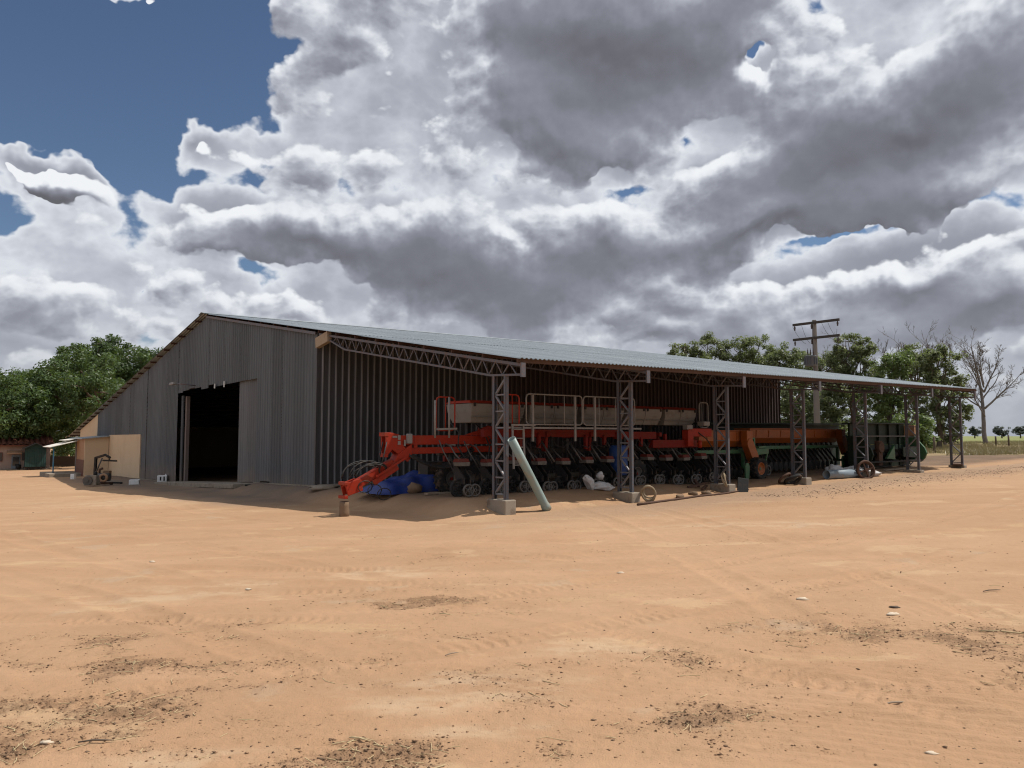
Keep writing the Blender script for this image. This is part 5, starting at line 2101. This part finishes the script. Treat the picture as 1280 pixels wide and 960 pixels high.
# the belt of taller, looser trees right of the pole
GB = 'tall loose trees of the belt behind the shed'
for (px, Y, lob, lab, mt_, sd, ncl, nl) in (
    (1066, 76, [(1060, 432, 18, 17), (1078, 436, 18, 18), (1052, 455, 18, 18), (1075, 460, 24, 20), (1062, 485, 26, 20), (1090, 470, 14, 14)], 'tall olive tree immediately right of the utility pole', 'leaf_belt', 121, 150, 11500),
    (1112, 72, [(1108, 458, 22, 16), (1125, 452, 20, 16), (1112, 485, 28, 20), (1095, 500, 22, 18), (1120, 520, 26, 22)], 'bright green bushy tree in the middle of the belt', 'leaf_belt_bright', 122, 150, 11500),
    (1142, 80, [(1140, 440, 12, 12), (1150, 450, 15, 12), (1144, 470, 18, 16), (1150, 500, 22, 20)], 'thin tree with sparse crown under bare upper branches', 'leaf_belt', 123, 80, 5500),
    (1172, 70, [(1170, 444, 16, 12), (1188, 446, 15, 11), (1160, 455, 16, 12), (1180, 470, 22, 16), (1196, 492, 14, 12), (1165, 490, 24, 18), (1190, 512, 20, 14), (1170, 525, 28, 18), (1203, 520, 10, 9), (1186, 540, 18, 10)], 'spreading tree at the right end of the belt', 'leaf_belt', 124, 170, 13000),
    (1036, 74, [(1040, 505, 18, 20), (1032, 530, 20, 16), (1048, 485, 14, 14)], 'shaded tree seen under the roof beside the pole', 'leaf_belt', 125, 90, 7500),
    (1000, 78, [(1000, 500, 24, 26), (985, 520, 22, 22), (1005, 530, 22, 18)], 'shaded tree seen under the roof end, left of the pole', 'leaf_belt', 126, 100, 8500),
    (1140, 66, [(1140, 535, 24, 18), (1120, 545, 18, 14), (1155, 550, 16, 12)], 'low bright bush at the foot of the belt', 'leaf_belt_bright', 127, 80, 6000),
    (1080, 84, [(1080, 520, 30, 26), (1055, 530, 24, 22), (1100, 535, 26, 20)], 'dense dark tree filling the belt behind the header', 'leaf_belt', 128, 120, 9000),
):
    b = base_at(px, Y)
    tree(lab, b, px_lobes(b, Y, lob), M[mt_], sd, int(ncl * 1.0), int(nl * .95), .28, (.30, .64), .22, .3, GB)
# brush along the foot of the belt, nobody could count it
cl = []
rb = random.Random(9)
for k in range(150):
    px = rb.uniform(940, 1150)
    Y = rb.uniform(78, 98)
    b = base_at(px, Y)
    cl.append((b.x, b.y, b.z + rb.uniform(.2, 2.6), rb.uniform(.6, 1.1)))
o = leaf_cloud('undergrowth', cl, 120, .30, M['leaf_belt'], None, 77)
o['kind'] = 'stuff'


cl = []
for k in range(260):
    px = rb.uniform(-60, 112)
    Y = rb.uniform(92, 108)
    b = base_at(px, Y)
    cl.append((b.x, b.y, b.z + rb.uniform(.2, 5.2), rb.uniform(.6, 1.2)))
o = leaf_cloud('hedge_growth', cl, 110, .34, M['leaf_mango'], None, 78)
o['kind'] = 'stuff'


# bare trees
def bare_tree(label, base, height, seed, r0, leaders, group='bare trees', rmin=.022, dens=1.0):
    """leaders: list of (start height, azimuth, lean, length, radius) of the main stems"""
    rnd = random.Random(seed)
    o = thing('bare_tree', label, 'tree', base, 0, group)
    tm, bm = MB(), MB()

    def stem(mb, p, d, L, r, lv, bend):
        n = max(3, int(L / .55)) if lv else 3
        pts, rr, q, dd = [p.copy()], [r], p.copy(), d.copy()
        for k in range(n):
            dd = (dd + Vector((rnd.gauss(0, bend), rnd.gauss(0, bend), rnd.gauss(.05, bend * .6)))).normalized()
            q = q + dd * (L / n)
            pts.append(q.copy())
            rr.append(max(rmin * .7, r * (1 - .85 * (k + 1) / n)))
        mb.tube(pts, rr, 7 if lv > 2 else 4 if lv > 1 else 3, lv > 2)
        if lv <= 0:
            return
        m = int(rnd.uniform(.9, 1.3) * dens * {3: 10, 2: 5, 1: 4}.get(lv, 12))
        for k in range(m):
            u = rnd.uniform(.28, 1.0)
            i = min(n, max(1, int(u * n)))
            dirn = (pts[i] - pts[i - 1]).normalized()
            ax = dirn.orthogonal().normalized()
            ax.rotate(Matrix.Rotation(rnd.uniform(0, 2 * pi), 3, dirn))
            nd = (dirn + ax * rnd.uniform(.5, 1.05) + Vector((0, 0, .18))).normalized()
            ll = L * rnd.uniform(.25, .50) * (1.3 - .6 * u)
            stem(bm, pts[i], nd, ll, max(rmin, rr[i] * rnd.uniform(.35, .6)), lv - 1, .12)
    for k, (z0, az, lean, L, r) in enumerate(leaders):
        d = Vector((cos(az) * lean, sin(az) * lean, 1)).normalized()
        stem(tm if k == 0 else bm, Vector((0, 0, z0)), d, L, r, 3, .055)
    tr2 = tm.build('trunk', M['deadbark'], o)
    br = bm.build('branches', M['deadbark'], o)
    br['kind'] = 'stuff'
    return o


b = base_at(1231, 95)
bare_tree('tall bare tree standing alone in the dry verge at the right', b, 16.5, 25, .36,
          [(-.2, .3, .02, 13.2, .30), (4.4, -.1, 1.05, 6.2, .14), (3.4, 3.0, .5, 5.0, .10), (6.4, 2.9, .5, 5.6, .11), (6.4, .2, .36, 5.8, .12), (7.4, 1.4, .42, 4.8, .10), (7.0, 3.4, .38, 5.0, .1)], rmin=.016, dens=1.15)
for (px, Y, h, sd, lab) in ((1118, 82, 15.2, 31, 'bare branched tree rising from the middle of the belt'), (1141, 84, 15.8, 32, 'slender bare tree between the other two of the belt'), (1180, 80, 15.6, 37, 'bare forked tree above the spreading tree'), (1048, 86, 13.5, 34, 'thin grey bare tree right beside the utility pole'), (1070, 88, 15.2, 45, 'bare twiggy tree behind the tall olive tree')):
    rr_ = random.Random(sd)
    bb = base_at(px, Y)
    hh_ = at(px, {31: 408, 32: 409, 37: 404, 34: 440, 45: 413}[sd], Y).z - bb.z
    bare_tree(lab, bb, h, sd, .2, [(-.2, rr_.uniform(0, 6), .03, hh_ * .90, .22), (hh_ * .42, rr_.uniform(0, 6), .30, hh_ * .42, .12), (hh_ * .46, rr_.uniform(0, 6), .35, hh_ * .38, .11), (hh_ * .5, rr_.uniform(0, 6), .4, hh_ * .32, .1)], rmin=.015, dens=.95)

# far trees on the field horizon
for k, (px, w_, h_, lab) in enumerate(((1217, 18, 15, 'small far tree on the horizon left of the lone bare tree'), (1251, 20, 16, 'far flat-topped tree on the horizon over the fence posts'), (1274, 22, 17, 'far tree clump on the horizon at the right edge'))):
    Y = 560
    b = base_at(px, Y)
    kk = Y / FPX
    rf_ = random.Random(400 + k)
    lob = [(rf_.uniform(-.42, .42) * w_ * kk, rf_.uniform(-.2, .2) * w_ * kk, rf_.uniform(.42, .74) * h_ * kk, rf_.uniform(.13, .24) * w_ * kk, .2 * w_ * kk, rf_.uniform(.14, .24) * h_ * kk) for _ in range(8)]
    lob.append((0, 0, h_ * .45 * kk, w_ * .38 * kk, w_ * .3 * kk, h_ * .22 * kk))
    tree(lab, b, lob, M['leaf_far'], 300 + k, 70, 3000, .9, (.8, 1.5), .5, .3, 'far trees on the horizon', 'far_tree')

# ---------------------------------------------------------------- utility pole
b = base_at(1021, 60)
up_ = thing('utility_pole', 'grey concrete utility pole with two crossarms and transformer', 'utility pole', b)
topz = at(1016, 400, 60).z - b.z
mb = MB()
mb.tube([(0, 0, -.3), (-.02, 0, topz)], [.30, .18], 4)
mb.build('shaft', M['pole'], up_, .02)
for k, (py, L0, L1) in enumerate(((403.5, 1.55, 1.5), (422.5, 1.5, 1.5))):
    z = at(1016, py, 60).z - b.z
    dv = Vector((.62, -.78, 0)).normalized()
    mb = MB()
    mb.bar(-dv * 1.95 + Vector((0, -.2, z)), dv * 1.95 + Vector((0, -.2, z)), .15, .19)
    arm = mb.build('crossarm', M['arm'], up_, .01)
    for a in (-1.8, -.35, 1.8):
        p = dv * a + Vector((0, -.22, z - .08))
        mb = MB()
        mb.lathe([(.001, 0), (.05, -.02), (.03, -.08), (.09, -.12), (.04, -.16), (.09, -.22), (.04, -.27), (.08, -.33), (.02, -.40), (.001, -.42)], 10, p)
        mb.build('insulator', M['porcelain'], arm)
tp = Vector((-.55, -.45, at(1010, 452, 60).z - b.z))
mb = MB()
mb.lathe([(.001, -.42), (.40, -.42), (.42, -.38), (.42, .34), (.45, .38), (.40, .42), (.001, .46)], 22, tp)
for k in range(10):
    a = 2 * pi * k / 10
    mb.box(tp + Vector((cos(a) * .46, sin(a) * .46, -.02)), (.10, .02, .55), RZ(a))
tf = mb.build('transformer', M['trafo'], up_)
for k in range(3):
    mb = MB()
    p = tp + Vector((-.22 + .22 * k, 0, .44))
    mb.lathe([(.05, 0), (.03, .06), (.075, .12), (.03, .18), (.075, .24), (.03, .30), (.06, .36), (.02, .42), (.015, .55)], 10, p)
    mb.build('bushing', M['porcelain'], tf)
for k, (a, c, sag) in enumerate(((-1.2, -.5, .5), (.5, 1.6, .55), (1.0, 2.1, .7), (-2.0, -.9, .4))):
    dv = Vector((.62, -.78, 0)).normalized()
    z0, z1 = at(1016, 404, 60).z - b.z - .1, at(1016, 424, 60).z - b.z - .3
    mb = MB()
    pts = []
    for u in np.linspace(0, 1, 9):
        p = (dv * a).lerp(dv * c, u)
        pts.append((p.x, p.y - .25, z0 + (z1 - z0) * u - sag * 2 * u * (1 - u)))
    mb.tube(pts, .012, 4)
    mb.build('jumper_wire', M['black'], up_)

# ---------------------------------------------------------------- fence posts in the verge
for k, (px, py, lab) in enumerate(((1243, 557, 'dark fence post nearest the lone bare tree'), (1259, 557, 'dark fence post right of the other, in the dry verge'), (1166, 566, 'short dark post by the trunks of the belt'))):
    b = base_at(px, 82 if k < 2 else 60)
    mb = MB()
    mb.tube([(0, 0, -.2), (.02, 0, .6), (.01, .01, 1.05 + .1 * k)], [.10, .09, .085], 7)
    tagged(mb, 'fence_post', M['bark'], lab, 'fence post', 'fence posts along the field edge', b)

# ---------------------------------------------------------------- house, hut and wall at the left
Yh = 70
hb = base_at(30, Yh)
kx = Yh / FPX
house = thing('house', 'low pink house with red tiled roof under the big trees', 'house', (hb.x, hb.y, hb.z), .62)
hx = lambda px: (px - 30) * kx * .84
mb = MB()
mb.box((hx(-10), 2.2, 1.15), (hx(66) - hx(-86), 4.4, 2.5))
mb.build('wall', M['pale_wall'], house)
zr0, zr1 = 2.2, 3.25
x0, x1 = hx(-92), hx(70)
rf = MB()
rf.prism([(x0, -.55, zr0), (x0, 2.2, zr1 - .1), (x0, 5.0, zr0), (x0, 4.9, zr0 - .1), (x0, 2.2, zr1 - .25), (x0, -.5, zr0 - .1)], (x1 - x0, 0, 0))
roof_o = rf.build('roof', M['tile'], house)
cols, rows = int((x1 - x0) / .42), 6
tm = MB()
seg = []
for k in range(6):
    a = pi * k / 5
    seg.append((.15 * cos(a), .10 * sin(a)))
Lr = sqrt(2.75 ** 2 + (zr1 - .1 - zr0) ** 2) / rows
slope = atan2(zr1 - .1 - zr0, 2.75)
vs = [(x, yy, z) for yy in (0, Lr * 1.08) for (x, z) in seg]
tm.add(vs, [(i, i + 1, 7 + i, 6 + i) for i in range(5)], True)
tile_me = tm.mesh('tile', M['tile'])
rgt = random.Random(4)
cnt = 0
for r in range(rows):
    for c_ in range(cols):
        if c_ < cols - 46:
            continue
        y = -.57 + r * Lr * cos(slope)
        z = zr0 + r * Lr * sin(slope) + .01 + rgt.uniform(0, .03)
        put('tile', tile_me, roof_o, (x0 + .2 + c_ * .42 + rgt.uniform(-.02, .02), y, z), (slope, 0, rgt.uniform(-.06, .06)))
        cnt += 1
for (pa, pb, za, zb_, nm) in ((-3, 6, .75, 1.55, 'window'), (-50, -38, .75, 1.55, 'window')):
    mb = MB()
    mb.box(((hx(pa) + hx(pb)) / 2, -.02, (za + zb_) / 2), (hx(pb) - hx(pa), .10, zb_ - za))
    w_ = mb.build(nm, M['brownpaint'], house)
    for xx in (.28, .72):
        mb = MB()
        mb.box((hx(pa) + (hx(pb) - hx(pa)) * xx, -.085, (za + zb_) / 2), ((hx(pb) - hx(pa)) * .36, .02, (zb_ - za) * .84))
        mb.build('pane', M['glass'], w_)
mb = MB()
mb.box((hx(22.5), -.02, .68), (hx(28) - hx(17), .10, 1.3))
dr = mb.build('door', M['greypipe'], house)
mb = MB()
mb.box((hx(22.5), -.08, .75), (.5, .03, .8))
mb.build('door_panel', M['glass'], dr)
mb = MB()
mb.prism([(hx(11), -.75, 1.42), (hx(11), -.06, 1.62), (hx(11), -.06, 1.70), (hx(11), -.75, 1.50)], (hx(30) - hx(11), 0, 0))
mb.build('door_canopy', M['tan'], house)
mb = MB()
mb.box((hx(-10), -.45, .02), (hx(66) - hx(-86), .9, .14))
mb.build('plinth', M['concrete'], house)
mb = MB()
mb.cyl((0, 0, 0), (0, 0, .42), .22, n=14)
tagged(mb, 'bucket', M['black'], 'dark bucket beside the house door', 'bucket', None, (hb.x + hx(27.5) + .35, hb.y - .75, hb.z + .05))

# teal hut on skids
q = base_at(47, 68)
hut = thing('hut', 'teal green hut on low wheels with dark pitched roof', 'hut', q, .58)
kx2 = 68 / FPX
wd = 22.5 * kx2
mb = MB()
mb.prism([(-wd / 2, 0, .28), (wd / 2, 0, .28), (wd / 2, 0, 1.95), (0, 0, 2.3), (-wd / 2, 0, 1.95)], (0, 2.4, 0))
body = mb.build('body', M['green_hut'], hut)
for k in range(9):
    mb = MB()
    x = -wd / 2 + wd * (k + .5) / 9
    mb.box((x, -.015, 1.1), (wd / 9 - .03, .03, 1.6))
    mb.build('board', M['green_hut'], body)
for sg in (-1, 1):
    mb = MB()
    mb.bar((sg * (wd / 2 + .2), 1.1, 1.86), (0, 1.1, 2.36), .06, 3.0, (0, 1, 0))
    mb.build('roof_slope', M['dark'], hut)
mb = MB()
mb.box((0, .2, .22), (wd + .2, .2, .12))
mb.build('chassis_bar', M['black'], hut)
for x in (-wd / 2 + .2, wd / 2 - .2):
    mb = MB()
    disc_wheel(mb, (x, .15, .2), .2, .14, 16)
    mb.build('wheel', M['tyre'], hut)
mb = MB()
mb.box((-wd / 2 - .1, .5, 1.2), (.25, .4, .7))
mb.build('side_box', M['dark'], hut)

# low brown wall in the shade beyond the hut
q = base_at(80, 80)
mb = MB()
mb.box((0, 0, .45), (5.5, .25, 1.1))
tagged(mb, 'garden_wall', M['stump'], 'low brown wall in deep shade under the trees', 'wall', None, q, 0)

# ================================================================ litter on the sand
def scatter_points(n, seed, ymin=2.6, ymax=26, need=.25):
    rg_ = np.random.default_rng(seed)
    out = []
    while sum(len(a) for a in out) < n:
        Y = ymin * (ymax / ymin) ** rg_.random(20000)
        X = (rg_.random(20000) - .5) * 2 * Y * .78
        p = churn(X, Y)
        keep = rg_.random(20000) < np.clip((p - need) * 1.6, 0, 1) + .004
        s, t = to_st(X, Y)
        keep &= ~((t > .5) & (s > -3))
        out.append(np.column_stack([X[keep], Y[keep]]))
    return np.vstack(out)[:n]


def lumps_mesh(name, pts, smin, smax, m, seed, flat=.55):
    rg_ = np.random.default_rng(seed)
    n = len(pts)
    base = np.array([(1, 0, 0), (-1, 0, 0), (0, 1, 0), (0, -1, 0), (0, 0, 1), (0, 0, -1)], float)
    tri = np.array([(0, 2, 4), (2, 1, 4), (1, 3, 4), (3, 0, 4), (2, 0, 5), (1, 2, 5), (3, 1, 5), (0, 3, 5)])
    sz = smin * (smax / smin) ** (rg_.random(n) ** 2.2)
    k = base[None] * rg_.uniform(.6, 1.3, (n, 6, 1)) + rg_.normal(0, .18, (n, 6, 3))
    a = rg_.random(n) * 6.28
    ca, sa = np.cos(a), np.sin(a)
    v = k * sz[:, None, None]
    v[:, :, 2] *= flat
    st = rg_.uniform(.7, 1.7, n)[:, None]
    x = v[:, :, 0] * st
    y = v[:, :, 1]
    X = x * ca[:, None] - y * sa[:, None] + pts[:, 0][:, None]
    Yv = x * sa[:, None] + y * ca[:, None] + pts[:, 1][:, None]
    z0 = gz(pts[:, 0], pts[:, 1])
    Zv = v[:, :, 2] + (z0 + sz * .15)[:, None]
    co = np.stack([X, Yv, Zv], -1).reshape(-1, 3)
    f = (tri[None] + (np.arange(n) * 6)[:, None, None]).reshape(-1, 3)
    me = bpy.data.meshes.new(name)
    me.vertices.add(len(co))
    me.vertices.foreach_set('co', co.ravel())
    me.loops.add(f.size)
    me.loops.foreach_set('vertex_index', f.ravel())
    me.polygons.add(len(f))
    me.polygons.foreach_set('loop_start', np.arange(len(f)) * 3)
    me.update(calc_edges=True)
    me.materials.append(m)
    o = bpy.data.objects.new(name, me)
    COL.objects.link(o)
    o['kind'] = 'stuff'
    return o


M['soil'] = worn('dark_damp_soil', (.15, .088, .052), .95, 0, (.24, .145, .085), .5, 6, .3)
M['sandclod'] = worn('sand_clod', (.33, .20, .115), .95, 0, (.22, .13, .075), .5, 6, .2)
M['palechip'] = worn('pale_chip', (.60, .50, .38), .9, 0, (.45, .33, .22), .4, 20, .1)
M['straw'] = worn('dry_straw', (.55, .43, .25), .9, 0, (.30, .20, .11), .5, 9, .2)
lumps_mesh('soil_crumbs', scatter_points(9000, 1, 2.6, 18, .22), .002, .013, M['soil'], 2, .5)
lumps_mesh('sand_crumbs', scatter_points(9000, 3, 2.6, 22, .05), .0025, .013, M['sandclod'], 4, .5)
rgp = np.random.default_rng(8)
Yp = 2.7 * (40 / 2.7) ** rgp.random(2600)
pp = np.column_stack([(rgp.random(2600) - .5) * 1.6 * Yp, Yp])
s_, t_s = to_st(pp[:, 0], pp[:, 1])
pp = pp[~((t_s > .4) & (s_ > -3))]
lumps_mesh('pebbles', pp, .0025, .015, M['stump'], 9, .6)
# debris line of dark crumbs along the bank before the far posts
rgq = np.random.default_rng(12)
q_ = []
for k in range(2600):
    s0, t0 = rgq.uniform(8, 30), rgq.normal(-2.2, .7)
    p = B(s0, t0)
    q_.append((p.x, p.y))
lumps_mesh('gravel_band', np.array(q_), .006, .035, M['stump'], 13, .5)


def sticks_mesh(name, pts, lmin, lmax, r, m, seed):
    rg_ = random.Random(seed)
    mb = MB()
    for (x, y) in pts:
        L = rg_.uniform(lmin, lmax)
        a = rg_.uniform(0, pi)
        p = Vector((x, y, gz(float(x), float(y)) + r))
        d = Vector((cos(a), sin(a), rg_.uniform(-.05, .1))) * (L / 2)
        mb.tube([p - d, p + Vector((rg_.uniform(-.1, .1) * L, rg_.uniform(-.1, .1) * L, 0)), p + d], r * rg_.uniform(.6, 1.2), 4, False)
    o = mb.build(name, m)
    o['kind'] = 'stuff'
    return o


sticks_mesh('straw_bits', scatter_points(420, 21, 2.6, 14, .18), .03, .16, .0028, M['straw'], 22)
# single sticks, stones and scraps that show in the photograph
ITEMS = [('dry_stick', 1120, 877, .22, 'wood', 'short dark twig lying right of centre in the near sand'), ('dry_stick', 557, 770, .16, 'straw', 'pale straw piece on bare sand near the middle'), ('dry_stick', 565, 820, .14, 'wood', 'little dark twig below the pale straw piece'),
         ('dry_stick', 1240, 740, .26, 'bark', 'thick dark twig on the open sand at the right'), ('dry_stick', 1258, 792, .4, 'straw', 'long pale straw at the right edge of the sand'), ('dry_stick', 940, 612, .5, 'wood', 'grey stick near the pole in front of the third post'),
         ('dry_stick', 450, 927, .15, 'straw', 'pale straw lying in the dark soil patch at the bottom'), ('dry_stick', 120, 930, .2, 'bark', 'dark twig in the churned soil at bottom left')]
for (nm, px, py, L, m_, lab) in ITEMS:
    p = on_ground(px, py, .012)
    rr = random.Random(px)
    a = rr.uniform(-.5, .8)
    mb = MB()
    mb.tube([(-L / 2, 0, 0), (-L * .1, L * .06, .004), (L * .2, -L * .03, .006), (L / 2, 0, 0)], [.003 + L * .008, .004 + L * .010, .004 + L * .008, .002], 6)
    tagged(mb, nm, M[m_], lab, 'stick', 'sticks and straws on the sand', p, a)
ITEMS2 = [(1003, 750, .085, 'palechip', 'pale curled husk on the sand right of centre'), (1116, 768, .085, 'palechip', 'pale leaf scrap farther right on the sand'), (776, 717, .06, 'palechip', 'small white scrap below the second post'), (190, 703, .07, 'palechip', 'white pebble on the sand left of the door shadow'),
          (310, 737, .055, 'palechip', 'tiny white scrap left of the dark soil smears'), (1164, 942, .04, 'palechip', 'white chip in the combed sand at bottom right'), (58, 929, .05, 'palechip', 'pale flat stone at bottom left'), (1118, 760, .06, 'bark', 'dark pebble beside the pale leaf scrap')]
for (px, py, r, m_, lab) in ITEMS2:
    mb = MB()
    mb.lump((0, 0, r * .10), (r * .75, r * .4, r * .22), px, .25, 10, 6, .3)
    tagged(mb, 'pebble', M[m_], lab, 'scrap', 'pale scraps on the sand', on_ground(px, py), random.Random(px).uniform(-.4, .4))

# dry grass of the verge
rgv = np.random.default_rng(33)
N = 9000
Yv = rgv.uniform(50, 112, N)
Xv = Yv * rgv.uniform(.42, .82, N)
edge = 51 + 5 * fbm(Xv * .08, Yv * .08, 3, 71)
kp = (Yv > edge + 1) & (fbm(Xv * .25, Yv * .25, 3, 91) > -.06)
Xv, Yv = Xv[kp], Yv[kp]
Zv = gz(Xv, Yv, False)
cl = np.column_stack([Xv, Yv, Zv + .08, np.full(len(Xv), .22)])
n = len(cl) * 9
ix = rgv.integers(0, len(cl), n)
bx = cl[ix, 0] + rgv.normal(0, .18, n)
by = cl[ix, 1] + rgv.normal(0, .18, n)
bz = cl[ix, 2] - .12
h_ = rgv.uniform(.12, .45, n)
lx, ly = rgv.normal(0, .12, n), rgv.normal(0, .12, n)
wv = rgv.uniform(.015, .035, n)
v = np.stack([np.stack([bx - wv, by, bz], 1), np.stack([bx + wv, by, bz], 1), np.stack([bx + lx, by + ly, bz + h_], 1)], 1).reshape(-1, 3)
me = bpy.data.meshes.new('dry_grass')
me.vertices.add(len(v))
me.vertices.foreach_set('co', v.ravel())
me.loops.add(len(v))
me.loops.foreach_set('vertex_index', np.arange(len(v)))
me.polygons.add(n)
me.polygons.foreach_set('loop_start', np.arange(n) * 3)
me.update(calc_edges=True)
me.materials.append(M['drygrass'])
o = bpy.data.objects.new('dry_grass', me)
COL.objects.link(o)
o['kind'] = 'stuff'
